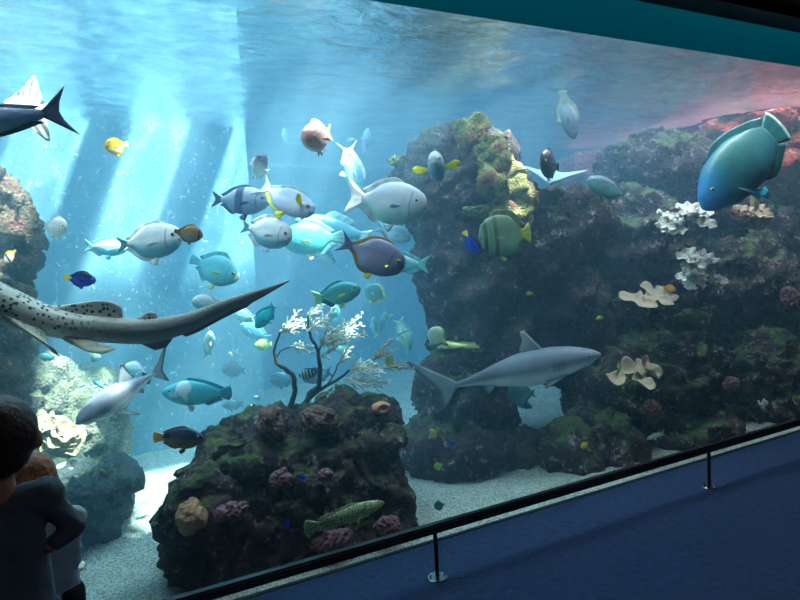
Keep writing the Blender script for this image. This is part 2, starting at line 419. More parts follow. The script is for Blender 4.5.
# low mushroom rock at left
rock('ledge_rock', 'dark blue-grey mushroom rock with a jutting ledge, beside the bright sand', 'rock', [
    (54, 488, 4.1, .35, .3, .10), (94, 480, 4.1, .20, .25, .06), (118, 477, 4.1, .10, .15, .035), (68, 520, 4.15, .24, .26, .22), (100, 515, 4.15, .12, .2, .14), (108, 470, 4.05, .02, .04, .06),(30, 520, 4.15, .3, .3, .3)],
    M_ROCKD, 0.02, ((0.12, 0.4), (0.16, 0.15), (0.09, 0.06)), 2)
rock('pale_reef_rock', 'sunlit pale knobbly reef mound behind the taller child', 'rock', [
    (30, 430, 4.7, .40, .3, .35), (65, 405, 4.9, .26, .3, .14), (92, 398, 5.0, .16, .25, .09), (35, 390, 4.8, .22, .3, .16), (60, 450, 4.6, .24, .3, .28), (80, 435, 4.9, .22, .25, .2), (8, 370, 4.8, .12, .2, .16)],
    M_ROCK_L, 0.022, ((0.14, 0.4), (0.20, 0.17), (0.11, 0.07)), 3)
rock('knobbly_rock', 'tall knobbly reef pillar at the left edge behind the spotted shark', 'rock', [
    (-24, 208, 4.3, .20, .25, .18), (-5, 235, 4.3, .18, .25, .17), (0, 262, 4.3, .17, .22, .14), (-28, 300, 4.3, .25, .3, .4), (-26, 188, 4.3, .12, .2, .14), (-5, 365, 4.3, .12, .2, .16), (-45, 430, 4.3, .25, .3, .6)],
    M_ROCK_P, 0.02, ((0.10, 0.35), (0.16, 0.15), (0.08, 0.06)), 4)
M_CREST = rock_mat('sun_tinted_crest', [(0.06, 0.08, 0.02), (0.20, 0.20, 0.05), (0.42, 0.36, 0.13), (0.42, 0.10, 0.08), (0.09, 0.12, 0.035)], 0.0, (0.5, 0.5, 0.15), 7.0, (0.75, 0.35, 0.28), 0.6)  # sunlight on the crest is put into these yellow-green colours
rock('sun_tinted_crest', 'yellow-green and pink encrusting coral with sunlight put into its colour, running down the crest of the middle pillar', 'coral', [
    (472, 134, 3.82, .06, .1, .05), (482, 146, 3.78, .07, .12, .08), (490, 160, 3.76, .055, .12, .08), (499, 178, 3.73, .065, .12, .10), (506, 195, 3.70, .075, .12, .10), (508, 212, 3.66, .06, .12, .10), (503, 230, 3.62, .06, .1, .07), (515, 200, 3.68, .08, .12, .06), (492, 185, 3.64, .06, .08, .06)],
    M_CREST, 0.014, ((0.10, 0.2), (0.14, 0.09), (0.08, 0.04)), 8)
# reef pillar in the middle
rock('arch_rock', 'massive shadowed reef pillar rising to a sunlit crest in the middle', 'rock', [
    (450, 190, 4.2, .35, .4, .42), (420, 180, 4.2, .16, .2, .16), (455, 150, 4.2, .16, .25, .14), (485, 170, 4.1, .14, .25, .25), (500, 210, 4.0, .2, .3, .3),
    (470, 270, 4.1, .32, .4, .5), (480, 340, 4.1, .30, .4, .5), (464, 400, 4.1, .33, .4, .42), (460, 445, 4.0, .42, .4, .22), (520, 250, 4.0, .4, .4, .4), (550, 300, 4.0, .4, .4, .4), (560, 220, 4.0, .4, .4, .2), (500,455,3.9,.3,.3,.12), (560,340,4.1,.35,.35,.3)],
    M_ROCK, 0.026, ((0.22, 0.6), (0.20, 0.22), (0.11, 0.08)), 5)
# reef on the right
rock('terraced_reef_rock', 'dark terraced reef with green algae sloping up to the right behind the handrail', 'rock', [
    (620, 240, 4.1, .6, .5, .35), (660, 180, 4.2, .35, .5, .28), (685, 215, 4.2, .4, .5, .28), (640, 300, 4.0, .6, .5, .35), (720, 280, 3.9, .7, .5, .4), (800, 300, 3.8, .6, .5, .7),
    (610, 400, 3.7, .3, .4, .35), (650, 380, 3.7, .5, .5, .4), (740, 380, 3.6, .6, .5, .45), (600, 450, 3.45, .26, .25, .16), (570, 455, 3.45, .16, .2, .10), (680, 430, 3.4, .5, .3, .25), (780, 410, 3.3, .6, .35, .3), (588,420,3.7,.12,.2,.12),
    (860, 330, 3.6, .6, .5, .9), (650, 340, 4.2, .6, .5, .5), (760, 230, 3.9, .4, .4, .25), (835, 290, 3.7, .9, .5, .75), (830, 400, 3.5, .9, .4, .6), (640, 170, 4.3, .35, .4, .25)],
    M_ROCKG, 0.026, ((0.26, 0.6), (0.24, 0.22), (0.12, 0.08)), 6)
rock('red_reef_rock', 'rust red encrusted rock wall rising to the waterline behind the big teal wrasse', 'rock', [
    (700, 120, 4.5, .5, .4, .7), (730, 120, 3.95, .28, .3, .5), (765, 125, 3.7, .35, .3, .55), (805, 120, 3.55, .45, .3, .6), (860, 120, 3.5, .6, .3, .7), (830, 110, 4.2, .9, .5, 1.0), (800, 180, 4.2, .7, .5, .7), (650, 150, 5.4, .7, .5, .5), (610, 170, 5.8, .6, .5, .35), (900, 160, 4.0, 1., .6, 1.2), (720, 70, 4.9, .7, .4, .4), (670, 100, 5.3, .4, .4, .5)],
    M_ROCK_R, 0.035, ((0.14, 0.8), (0.18, 0.25), (0.14, 0.09)), 7, zmax=2.66)
# ------------------------------------------------------------------ fish
def make_fish_mat(name, rough=0.4, spots=None, spec=0.5, trans=0.0, metal=0.0, alpha=1.0):
    m, nt, b = newmat(name); L = nt.links.new
    at_ = N(nt, 'ShaderNodeAttribute', attribute_name='Col')
    tc = N(nt, 'ShaderNodeTexCoord')
    nz = N(nt, 'ShaderNodeTexNoise', i_Scale=9.0, i_Detail=5.0); L(tc.outputs['Object'], nz.inputs['Vector'])
    rr = ramp(nt, [(0.3, (0.95, 0.95, 0.95)), (0.7, (1.25, 1.25, 1.25))]); L(nz.outputs['Fac'], rr.inputs['Fac'])
    mx = N(nt, 'ShaderNodeMix', data_type='RGBA', blend_type='MULTIPLY'); mx.inputs['Factor'].default_value = 1.0
    L(at_.outputs['Color'], mx.inputs['A']); L(rr.outputs['Color'], mx.inputs['B'])
    out = mx.outputs['Result']
    if spots:
        scale, size, col = spots
        vo = N(nt, 'ShaderNodeTexVoronoi', i_Scale=scale); vo.inputs['Randomness'].default_value = 0.75
        L(tc.outputs['Object'], vo.inputs['Vector'])
        mr = N(nt, 'ShaderNodeMapRange', i_1=size, i_2=size+0.07, i_3=1.0, i_4=0.0); L(vo.outputs['Distance'], mr.inputs[0])
        mu = N(nt, 'ShaderNodeMath', operation='MULTIPLY'); L(mr.outputs[0], mu.inputs[0]); L(at_.outputs['Alpha'], mu.inputs[1])
        m2 = N(nt, 'ShaderNodeMix', data_type='RGBA'); m2.inputs['B'].default_value = (*col, 1)
        L(mu.outputs[0], m2.inputs['Factor']); L(out, m2.inputs['A']); out = m2.outputs['Result']
    L(out, b.inputs['Base Color'])
    sc_ = N(nt, 'ShaderNodeTexVoronoi', i_Scale=60.0); L(tc.outputs['Object'], sc_.inputs['Vector'])
    bp = N(nt, 'ShaderNodeBump', i_Strength=0.12, i_Distance=0.01); L(sc_.outputs['Distance'], bp.inputs['Height']); L(bp.outputs['Normal'], b.inputs['Normal'])
    b.inputs['Roughness'].default_value = rough; b.inputs['Specular IOR Level'].default_value = spec; b.inputs['Metallic'].default_value = metal
    if trans or alpha < 1:
        ts = N(nt, 'ShaderNodeBsdfTranslucent'); L(out, ts.inputs[0])
        ms = N(nt, 'ShaderNodeMixShader'); ms.inputs[0].default_value = trans
        L(b.outputs[0], ms.inputs[1]); L(ts.outputs[0], ms.inputs[2])
        L(ms.outputs[0], nt.nodes['Material Output'].inputs['Surface'])
    return m
M_FISH = make_fish_mat('fish_skin', 0.38, trans=0.25)
M_SHARK = make_fish_mat('shark_skin', 0.5, spec=0.35)
M_SPOT = make_fish_mat('spotted_shark_skin', 0.55, (46.0, 0.31, (0.03, 0.03, 0.03)), 0.3)
M_SPOTG = make_fish_mat('spotted_grouper_skin', 0.5, (75.0, 0.30, (0.03, 0.05, 0.02)), 0.3)
M_EYE = simple('fish_eye', (0.01, 0.01, 0.012), 0.15)
M_EYER = simple('fish_eye_ring', (0.45, 0.42, 0.30), 0.3)

def interp(pts, s):
    """smooth interpolation through control points"""
    if s <= pts[0][0]: return pts[0][1]
    if s >= pts[-1][0]: return pts[-1][1]
    for i in range(len(pts)-1):
        x0, y0 = pts[i]; x1, y1 = pts[i+1]
        if x0 <= s <= x1:
            h = x1-x0; t = (s-x0)/h
            d = (y1-y0)/h
            m0 = d if i == 0 else 0.5*(d+(y0-pts[i-1][1])/(x0-pts[i-1][0]))
            m1 = d if i == len(pts)-2 else 0.5*(d+(pts[i+2][1]-y1)/(pts[i+2][0]-x1))
            t2 = t*t; t3 = t2*t
            return y0*(2*t3-3*t2+1)+h*m0*(t3-2*t2+t)+y1*(3*t2-2*t3)+h*m1*(t3-t2)
    return pts[-1][1]
def resample(pts, n):
    k = len(pts)-1; out = []
    for i in range(n):
        u = i/(n-1)*k; j = min(int(u), k-1); t = u-j
        a = pts[j]; b = pts[j+1]
        out.append(tuple(a[q]*(1-t)+b[q]*t for q in range(len(a))))
    return out

class Fish:
    """mesh builder: x forward (nose at +0.5), y side, z up, total length 1"""
    def __init__(s): s.V = []; s.F = []; s.C = []; s.M = []
    def body(s, top, bot, wid, s_end, col, n=58, m=22, sq=1.0, cx=0.0):
        base = len(s.V)
        for i in range(n):
            t = i/(n-1); t = t**1.25
            u = t*s_end
            zt = interp(top, u); zb = interp(bot, u); w = max(0.002, interp(wid, u))
            c = (zt+zb)/2; h = max(0.002, (zt-zb)/2)
            for k in range(m):
                a = 2*pi*k/m
                ca, sa = cos(a), sin(a)
                y = w*math.copysign(abs(ca)**sq, ca); z = c+h*sa
                s.V.append((0.5-u, y, z)); s.C.append(col(u, sa, 'body'))
        for i in range(n-1):
            for k in range(m):
                a = base+i*m+k; b = base+i*m+(k+1) % m
                s.F.append((a, b, b+m, a+m)); s.M.append(0)
        s.F.append(tuple(base+k for k in range(m))[::-1]); s.M.append(0)
        s.F.append(tuple(base+(n-1)*m+k for k in range(m))); s.M.append(0)
    def sheet(s, basepts, tips, col, part, th=0.008, rows=5, n=None, norm=(0, 1, 0)):
        """fin membrane between a base line and a tip line (3D points), thick at its root"""
        n = n or max(len(basepts), len(tips), 9)
        A = resample(basepts, n); B = resample(tips, n); nv = Vector(norm).normalized()
        base = len(s.V); st_ = rows+1
        for side in (1, -1):
            for i in range(n):
                for j in range(st_):
                    t = j/rows
                    p = Vector(A[i])*(1-t)+Vector(B[i])*t
                    k = th*(1-t)+0.0012
                    if i in (0, n-1): k *= 0.3
                    p = p + nv*side*k
                    s.V.append(tuple(p)); s.C.append(col(i/(n-1), t, part))
        for sd in range(2):
            o = base+sd*n*st_
            for i in range(n-1):
                for j in range(rows):
                    a = o+i*st_+j; q = (a, a+1, a+st_+1, a+st_)
                    s.F.append(q if sd else q[::-1]); s.M.append(0)
        o2 = base+n*st_
        rim = [base+j for j in range(st_)]+[base+i*st_+rows for i in range(1, n)]+[base+(n-1)*st_+j for j in range(rows-1, -1, -1)]
        for a, b in zip(rim[:-1], rim[1:]):
            s.F.append((a, b, b-base+o2, a-base+o2)); s.M.append(0)
    def xz(s, pts): return [(0.5-p[0], 0.0, p[1]) for p in pts]
    def eye(s, u, z, y, r, ring=True):
        for side in (1, -1):
            for (rr, off, mi) in ((r*1.35, 0.0, 2), (r, r*0.28, 1)) if ring else ((r, 0, 1),):
                base = len(s.V); n, m = 6, 10
                for i in range(n):
                    ph = (i+0.5)/n*pi
                    for k in range(m):
                        a = 2*pi*k/m
                        s.V.append((0.5-u+rr*sin(ph)*cos(a), side*(y+off)+rr*0.55*cos(ph), z+rr*sin(ph)*sin(a))); s.C.append((0.1, 0.1, 0.1, 1))
                for i in range(n-1):
                    for k in range(m):
                        a = base+i*m+k; b = base+i*m+(k+1) % m
                        s.F.append((a, b, b+m, a+m)); s.M.append(mi)
                s.F.append(tuple(base+k for k in range(m))); s.M.append(mi)
                s.F.append(tuple(base+(n-1)*m+k for k in range(m))); s.M.append(mi)
    def finish(s, name, L, bend=0.0, mat=None, twist=0.0):
        V = []
        for x, y, z in s.V:
            u = 0.5-x
            if bend:
                k = max(0.0, u-0.3); th = 2*bend*k
                y2 = y*cos(th)+bend*k*k; x2 = x+y*sin(th)*-1.0+ (0.33*bend*bend*k**3*2)
                x, y = x2, y2
            V.append((x*L, y*L, z*L))
        me = mesh_from(name, V, s.F)
        ca = me.color_attributes.new('Col', 'FLOAT_COLOR', 'POINT')
        for i, c in enumerate(s.C):
            ca.data[i].color = (c[0], c[1], c[2], c[3] if len(c) > 3 else 1.0)
        for i, p in enumerate(me.polygons): p.material_index = s.M[i]
        for mm in (mat or M_FISH, M_EYE, M_EYER): me.materials.append(mm)
        bm = bmesh.new(); bm.from_mesh(me); bmesh.ops.recalc_face_normals(bm, faces=bm.faces); bm.to_mesh(me); bm.free()
        for p in me.polygons: p.use_smooth = True
        return me

def orient(o, nose, tail, up=(0, 0, 1), roll=0.0):
    f = (nose-tail).normalized(); u = Vector(up); u = (u-f*u.dot(f)).normalized(); sd = u.cross(f)
    if roll:
        q = Matrix.Rotation(roll, 3, f); u = q @ u; sd = q @ sd
    c = (nose+tail)/2
    o.matrix_world = Matrix(((f.x, sd.x, u.x, c.x), (f.y, sd.y, u.y, c.y), (f.z, sd.z, u.z, c.z), (0, 0, 0, 1)))

def teleost(H=.42, W=.15, peak=.35, ped=.10, blunt=.5, s_end=.80, tail=('fork', .34, .08), dors=(.26, .78, .07), anal=(.55, .78, .07),
            dspike=0.0, col=None, pect=(.30, -.03, .16, .06), pelv=True, eye=(.10, .05, .022), pectdir=(-.8, .6, -.25), bellyf=1.0, mouth=True, msp=0.0):
    f = Fish()
    ht = H*0.5; hb = -H*0.5*bellyf
    nz = 0.02*H + msp
    top = [(0, nz+.012), (.03, nz+(ht-nz)*(.18+.34*blunt)), (.10, nz+(ht-nz)*(.42+.36*blunt)), (.20, nz+(ht-nz)*(.78+.14*blunt)), (peak, ht), ((peak+s_end)/2, ht*.80), (s_end-.10, ped*.5+ht*.22), (s_end, ped*.5)]
    bot = [(0, nz-.012), (.03, nz+(hb-nz)*(.20+.25*blunt)), (.10, nz+(hb-nz)*(.45+.25*blunt)), (.22, nz+(hb-nz)*(.82+.1*blunt)), (peak+.03, hb), ((peak+s_end)/2+.02, hb*.82), (s_end-.10, -ped*.5+hb*.22), (s_end, -ped*.5)]
    wid = [(0, .012), (.04, W*.22), (.12, W*.40), (.28, W*.5), (.5, W*.42), (s_end-.08, W*.13), (s_end, W*.07)]
    f.body(top, bot, wid, s_end, col)
    # dorsal
    if dors:
        a, b, h = dors
        bp = [(0.5-u, 0, interp(top, u)-.012) for u in [a+(b-a)*i/10 for i in range(11)]]
        tp = []
        for i in range(11):
            t = i/10; u = a+(b-a)*t
            hh = h*(min(1, t/.18)**.7)*(1-.35*t)*(1 if t < .93 else .75)
            if dspike: hh += dspike*exp(-((t-.62)/.22)**2)
            tp.append((0.5-(u+.05*t+.35*hh), 0, interp(top, u)+hh))
        f.sheet(bp, tp, col, 'dorsal', n=16)
    if anal:
        a, b, h = anal
        bp = [(0.5-u, 0, interp(bot, u)+.012) for u in [a+(b-a)*i/8 for i in range(9)]]
        tp = []
        for i in range(9):
            t = i/8; u = a+(b-a)*t
            hh = h*(min(1, t/.2)**.7)*(1-.35*t)
            if dspike: hh += dspike*exp(-((t-.5)/.28)**2)
            tp.append((0.5-(u+.05*t+.35*hh), 0, interp(bot, u)-hh))
        f.sheet(bp, tp, col, 'anal', n=14)
    kind, span, fk = tail
    bp = [(s_end-.03, ped*.42), (s_end-.015, 0), (s_end-.03, -ped*.42)]
    if kind == 'fork': tp = [(.985, span*.5), (.975, span*.34), (1-fk, span*.1), (1-fk-.005, 0), (1-fk, -span*.1), (.975, -span*.34), (.985, -span*.5)]
    elif kind == 'lunate': tp = [(1.0, span*.5), (1-fk*.35, span*.36), (1-fk*.8, span*.18), (1-fk, 0), (1-fk*.8, -span*.18), (1-fk*.35, -span*.36), (1.0, -span*.5)]
    else: tp = [(.965, span*.48), (.99, span*.3), (1.0, span*.12), (1.0, 0), (1.0, -span*.12), (.99, -span*.3), (.965, -span*.48)]
    f.sheet(f.xz(bp), f.xz(tp), col, 'tail', n=15, th=.010)
    if pect:
        u, z, ln, wd = pect
        y = interp(wid, u)*.9
        for sd in (1, -1):
            d = Vector((pectdir[0], sd*pectdir[1], pectdir[2])).normalized()
            w0 = Vector((.35, 0, 1)).normalized()
            p = Vector((0.5-u, sd*y, z))
            bp = [tuple(p+w0*wd*.3*t) for t in (.5, 0, -.5)]
            tp = [tuple(p+d*ln*a+w0*wd*t) for a, t in ((.75, .55), (1.0, .25), (1.0, -.1), (.8, -.45), (.5, -.5))]
            f.sheet(bp, tp, col, 'pect', th=.004, n=9, norm=(0.2, sd, 0))
    if pelv:
        u = .36; z = interp(bot, u)
        for sd in (1, -1):
            bp = [(0.5-u, sd*.015, z+.01), (0.5-u-.04, sd*.015, z+.01)]
            tp = [(0.5-u-.05, sd*.04, z-.09), (0.5-u-.10, sd*.04, z-.07), (0.5-u-.11, sd*.03, z-.03)]
            f.sheet(bp, tp, col, 'pelv', th=.004, n=7)
    u, z, r_ = eye
    # eye sits on the surface
    zt, zb = interp(top, u), interp(bot, u); c = (zt+zb)/2; h = (zt-zb)/2
    y = interp(wid, u)*sqrt(max(.05, 1-((z-c)/max(h, .01))**2))
    f.eye(u, z, y*.96, r_)
    return f

# colour schemes: col(u, v, part) -> rgb; u along body (0 nose) or along the fin base, v height -1..1 or 0..1 out along the fin
def two(back, belly, fin=None, tail=None, pect=None, mid=0.0, bands=(), extra=None, belly_to=0.6):
    fin = fin or back; tail = tail or fin; pect = pect or fin
    def c(u, v, part):
        if part == 'body':
            k = mixc(belly, back, sstep(mid-belly_to, mid+belly_to, v))
            for (b0, b1, bc) in bands:
                k = mixc(k, bc, sstep(b0-.015, b0+.01, u)*(1-sstep(b1-.01, b1+.015, u)))
            if u < .05: k = mixc(k, back, .3)
            ga = .205-.05*v*v
            if abs(u-ga) < .011 and -.75 < v < .6: k = tuple(q*.62 for q in k)
            if u < .045 and -.5 < v < -.15: k = tuple(q*.45 for q in k)
            if abs(v-.28*sin(u*3.6)) < .06 and .22 < u < .8: k = tuple(q*.88 for q in k)
        elif part == 'tail': k = tail
        elif part in ('pect', 'pelv'): k = tuple(min(1.0, q*1.35) for q in pect)
        else: k = fin
        if part != 'body': k = mixc(k, tuple(q*.75 for q in k), .5+.5*sin(u*70))
        if extra:
            e = extra(u, v, part)
            if e is not None: k = e
        return k
    return c

FISH_N = [0]
def span(nose, tail):
    """nose and tail points at the distance of the fish's middle, turned towards or away by the difference of their Y"""
    ym = (nose[2]+tail[2])/2
    D = (at((nose[0]+tail[0])/2, (nose[1]+tail[1])/2, ym)-CAM).dot(fwd)
    a = CAM+ray(*nose[:2])*(D+nose[2]-ym); b = CAM+ray(*tail[:2])*(D+tail[2]-ym)
    if min(a.y, b.y) < 2.84: a = at(*nose); b = at(*tail)
    return a, b
def put(name, label, f, nose, tail, group=None, up=(0, 0, 1), roll=0.0, bend=0.0, mat=None, cat='fish'):
    """nose, tail: (px, py, Y)"""
    a, b = span(nose, tail)
    me = f.finish(name, (a-b).length, bend, mat)
    o = link(name, me); orient(o, a, b, up, roll)
    tag(o, label, cat, group)
    return o
UPI = UP  # picture-upright direction, for fish seen upright

def c_(*a): return rgb(*a)
WHITE = c_(235, 240, 238); SILV = c_(185, 195, 205); GREY = c_(120, 130, 145); YEL = c_(250, 215, 40); CYAN = c_(110, 220, 225)
G = 'fish swimming in the open water'

# --- the big sharks -------------------------------------------------
def shark(col, H=.17, W=.14, tail_up=.20, d1=(.36, .48, .13), pect_l=.20, pu=.25, span=1.0, s_end=.80, pdir=(-.55, .8, -.35), low=.10):
    f = Fish()
    h = H/2
    top = [(0, .004), (.03, h*.30), (.08, h*.55), (.16, h*.82), (.27, h*1.0), (.38, h*1.05), (.52, h*.8), (.66, h*.42), (.76, h*.24), (s_end, h*.2)]
    bot = [(0, -.006), (.03, -h*.22), (.07, -h*.48), (.10, -h*.5), (.16, -h*.68), (.27, -h*.9), (.38, -h*.92), (.52, -h*.62), (.66, -h*.25), (.76, -h*.10), (s_end, -h*.06)]
    wid = [(0, .008), (.03, W*.22), (.08, W*.36), (.18, W*.46), (.30, W*.5), (.45, W*.42), (.62, W*.2), (.74, W*.1), (s_end, W*.06)]
    f.body(top, bot, wid, s_end, col, n=56, m=28)
    a, b, hh = d1
    za, zb = interp(top, a), interp(top, b)
    f.sheet(f.xz([(a, za-.01), ((a+b)/2, za-.006), (b, zb-.012)]), f.xz([(b-.015, za+hh), (b+.008, za+hh*.985), (b+.005, za+hh*.55), (b+.035, zb+.008)]), col, 'dorsal', th=.012, n=12, rows=8)
    f.sheet(f.xz([(.665, interp(top, .665)-.01), (.70, interp(top, .70)-.01)]), f.xz([(.70, interp(top, .67)+.032), (.72, interp(top, .70)+.018), (.735, interp(top, .72)+.004)]), col, 'dorsal2', th=.005, n=7)
    f.sheet(f.xz([(.665, interp(bot, .665)+.01), (.70, interp(bot, .70)+.01)]), f.xz([(.70, interp(bot, .67)-.032), (.72, interp(bot, .70)-.018), (.735, interp(bot, .72)-.004)]), col, 'anal', th=.005, n=7)
    for sd in (1, -1):
        d = Vector((pdir[0], sd*pdir[1], pdir[2])).normalized()
        z = -h*.62; y = .036*sd
        p0 = Vector((0.5-pu, y, z)); p1 = Vector((0.5-pu-.08, y, z))
        f.sheet([tuple(p0), tuple(p1)], [tuple(p0+d*pect_l+Vector((-.02, 0, 0))), tuple(p0+d*pect_l*.98+Vector((-.04, 0, 0))), tuple(p1+d*pect_l*.35), tuple(p1+d*.03+Vector((-.02, 0, 0)))], col, 'pect', th=.007, n=9, rows=8, norm=(0, -pdir[2]*1.0, sd*pdir[1]))
        q = Vector((0.5-.56, sd*.02, interp(bot, .56)+.012)); d2 = Vector((-.5, sd*.5, -.5)).normalized()
        f.sheet([tuple(q), tuple(q+Vector((-.045, 0, .006)))], [tuple(q+d2*.055), tuple(q+d2*.05+Vector((-.02, 0, 0))), tuple(q+Vector((-.07, 0, .0)))], col, 'pelv', th=.004, n=7, norm=(0, .7, sd*.7))
    f.sheet(f.xz([(s_end-.045, h*.2), (s_end-.005, h*.05), (s_end-.035, -h*.10)]),
            f.xz([(.985, tail_up), (1.0, tail_up*.97), (.955, tail_up*.62), (.905, tail_up*.28), (.868, .0), (.872, -low*.5), (.880, -low), (.865, -low*1.0)]), col, 'tail', th=.010, n=20, rows=8)
    f.eye(.065, .010, interp(wid, .065)*.93, .0065, False)
    # gill slits: five thin dark ribs on each flank
    for sd in (1, -1):
        for k in range(5):
            u = .185+.014*k
            w = interp(wid, u)
            pts = [(0.5-u-.003*j, sd*(w*sqrt(max(0, 1-(z/h)**2))+.0008), z*1.0) for j, z in enumerate([h*.28, h*.1, -h*.08, -h*.25])]
            V, F = tube_verts(pts, [.0008, .0016, .0016, .0008], 5)
            base = len(f.V); f.V += [tuple(v) for v in V]; f.F += [tuple(base+i for i in q) for q in F]; f.C += [(0.03, 0.03, 0.03, 1)]*len(V); f.M += [0]*len(F)
    return f
def grey_shark_col(back, belly, tipcol):
    def c(u, v, part):
        if part == 'body':
            return mixc(belly, back, sstep(-.45, .0, v))
        if part == 'tail': return mixc(mixc(back, belly, .15), tipcol, sstep(.55, .98, v)*.9)
        if part == 'pect': return mixc(back, tipcol, sstep(.6, 1, v)*.8)
        if part == 'dorsal': return mixc(back, c_(190, 175, 150), sstep(.2, .9, v)*.55)
        if part in ('dorsal2', 'anal', 'pelv'): return mixc(back, tipcol, sstep(.2, .9, v)*.85)
        return back
    return c
sk = grey_shark_col(c_(122, 124, 134), c_(240, 242, 240), c_(40, 42, 50))
put('reef_shark', 'grey reef shark gliding rightwards above the handrail, white belly and upright dorsal fin', shark(sk, H=.19, W=.15, d1=(.275, .365, .115), pect_l=.12, pu=.18, pdir=(-.8, .45, -.25), low=.12), (601, 354, 3.4), (416, 394, 3.7), up=(-.10, 0, 1), bend=-.08, mat=M_SHARK, cat='shark')
def bt(u, v, part):
    k = sk(u, v, part)
    if part == 'dorsal': return mixc(c_(150, 155, 160), c_(25, 25, 30), sstep(.72, .8, v))
    return k
put('blacktip_shark', 'grey shark with black-tipped dorsal fin nosing down left towards the pale reef', shark(bt, H=.25, W=.26, d1=(.46, .58, .14), tail_up=.19, low=.13, pect_l=.26), (76, 424, 3.5), (172, 362, 3.9), up=(-.35, -.15, 1), bend=.12, mat=M_SHARK, cat='shark')
# zebra shark
def zc(u, v, part):
    base = c_(176, 172, 160); pale = c_(205, 208, 196)
    if part == 'body':
        k = mixc(pale, base, sstep(-.5, .1, v)); a = (sstep(-.45, -.2, v))*(1-sstep(.52, .66, u))
        if abs(v-.25) < .06 or abs(v-.8) < .05: k = mixc(k, c_(230, 225, 205), .5)
        return (*mixc(k, c_(110, 115, 115), sstep(.5, .8, u)*.75), a)
    if part == 'dorsal': return (*c_(185, 182, 172), 1-sstep(.7, .95, v))
    if part == 'tail': return (*mixc(c_(120, 122, 120), c_(70, 72, 78), v), 0.0)
    if part == 'pect': return (*mixc(c_(165, 160, 140), c_(190, 190, 165), v), .7*(1-v))
    return (*c_(120, 125, 125), 0)
f = Fish()
top = [(0, .01), (.04, .040), (.12, .058), (.25, .060), (.40, .046), (.52, .032), (.62, .028), (.70, .028), (.78, .023), (.86, .017), (.94, .010), (1.0, .001)]
bot = [(0, -.01), (.04, -.03), (.12, -.05), (.25, -.052), (.40, -.042), (.52, -.030), (.62, -.028), (.70, -.026), (.78, -.022), (.86, -.016), (.94, -.009), (1.0, -.001)]
wid = [(0, .012), (.05, .055), (.15, .070), (.3, .062), (.42, .048), (.55, .032), (.7, .020), (.85, .009), (1.0, .001)]
f.body(top, bot, wid, 1.0, zc, n=90, m=28, sq=.9)
f.sheet(f.xz([(.50, .026), (.57, .024), (.645, .022)]), f.xz([(.575, .052), (.605, .060), (.630, .060), (.647, .052), (.650, .030)]), zc, 'dorsal', th=.008, n=14, rows=8)
f.sheet(f.xz([(.665, .022), (.69, .022), (.712, .021)]), f.xz([(.692, .040), (.704, .043), (.714, .038), (.718, .026)]), zc, 'dorsal', th=.006, n=10, rows=6)
f.sheet(f.xz([(.675, -.020), (.70, -.020), (.735, -.018)]), f.xz([(.712, -.044), (.735, -.042), (.748, -.026)]), zc, 'anal', th=.005, n=9, rows=6)
f.sheet(f.xz([(.76, -.016), (.83, -.012), (.90, -.008), (.985, 0)]), f.xz([(.775, -.030), (.80, -.030), (.86, -.024), (.905, -.020), (.915, -.014), (.95, -.009), (1.0, -.001)]), zc, 'tail', th=.005, n=20, rows=6)
for sd in (1, -1):
    f.sheet([(0.5-.43, sd*.035, -.010), (0.5-.51, sd*.035, -.018)], [(0.5-.50, sd*.075, -.020), (0.5-.53, sd*.085, -.032), (0.5-.538, sd*.08, -.045), (0.5-.52, sd*.05, -.046)], zc, 'pect', th=.007, n=10, rows=8, norm=(0, .3*sd, 1))
    f.sheet([(0.5-.54, sd*.028, -.022), (0.5-.59, sd*.025, -.022)], [(0.5-.58, sd*.05, -.036), (0.5-.61, sd*.055, -.038), (0.5-.635, sd*.04, -.030)], zc, 'pect', th=.005, n=8, rows=6, norm=(0, 0, 1))
f.eye(.05, .02, .05, .006, False)
me = f.finish('zebra_shark', 1.0)
a = at(-330, 272, 3.05); b = at(289, 281, 3.05)
bpy.data.meshes.remove(me)
me = f.finish('zebra_shark', (a-b).length, 0.0, M_SPOT)
# the tail sweeps upward
Lz = (a-b).length
for v in me.vertices:
    u = 0.5-v.co.x/Lz
    v.co.z -= Lz*interp([(0, 0), (.2, .01), (.4, .04), (.53, .092), (.62, .107), (.695, .113), (.775, .097), (.856, .061), (.937, .029), (1.0, 0)], u)
o = link('zebra_shark', me); orient(o, a, b, (.0, -.15, 1))
tag(o, 'huge spotted pale shark with a very long tail crossing the left edge near the glass', 'shark')

# --- bigger bony fish -------------------------------------------------
put('giant_trevally', 'dark steel-blue fish with a big scythe tail, cut off by the left edge', teleost(H=.18, W=.12, ped=.045, s_end=.86, blunt=.3, tail=('lunate', .31, .075), dors=(.45, .78, .02), anal=(.5, .78, .02),
    col=two(c_(125, 142, 180), c_(150, 185, 195), c_(85, 98, 130), mid=-.2)), (-130, 136, 2.95), (73, 110, 2.95), up=UP)
strip = lambda u, v, part: (c_(240, 240, 235) if sin(u*60) > -.1 else c_(120, 130, 130)) if part in ('anal', 'dorsal') else None
put('batfish', 'white long-finned batfish behind the dark scythe-tailed fish', teleost(H=.62, W=.13, ped=.12, blunt=.9, s_end=.84, tail=('fan', .3, 0), dors=(.2, .8, .10), anal=(.35, .8, .10), dspike=.45,
    col=two(c_(235, 240, 240), c_(250, 250, 250), c_(205, 215, 215), extra=strip)), (4, 110, 3.4), (52, 108, 3.5), roll=.0)
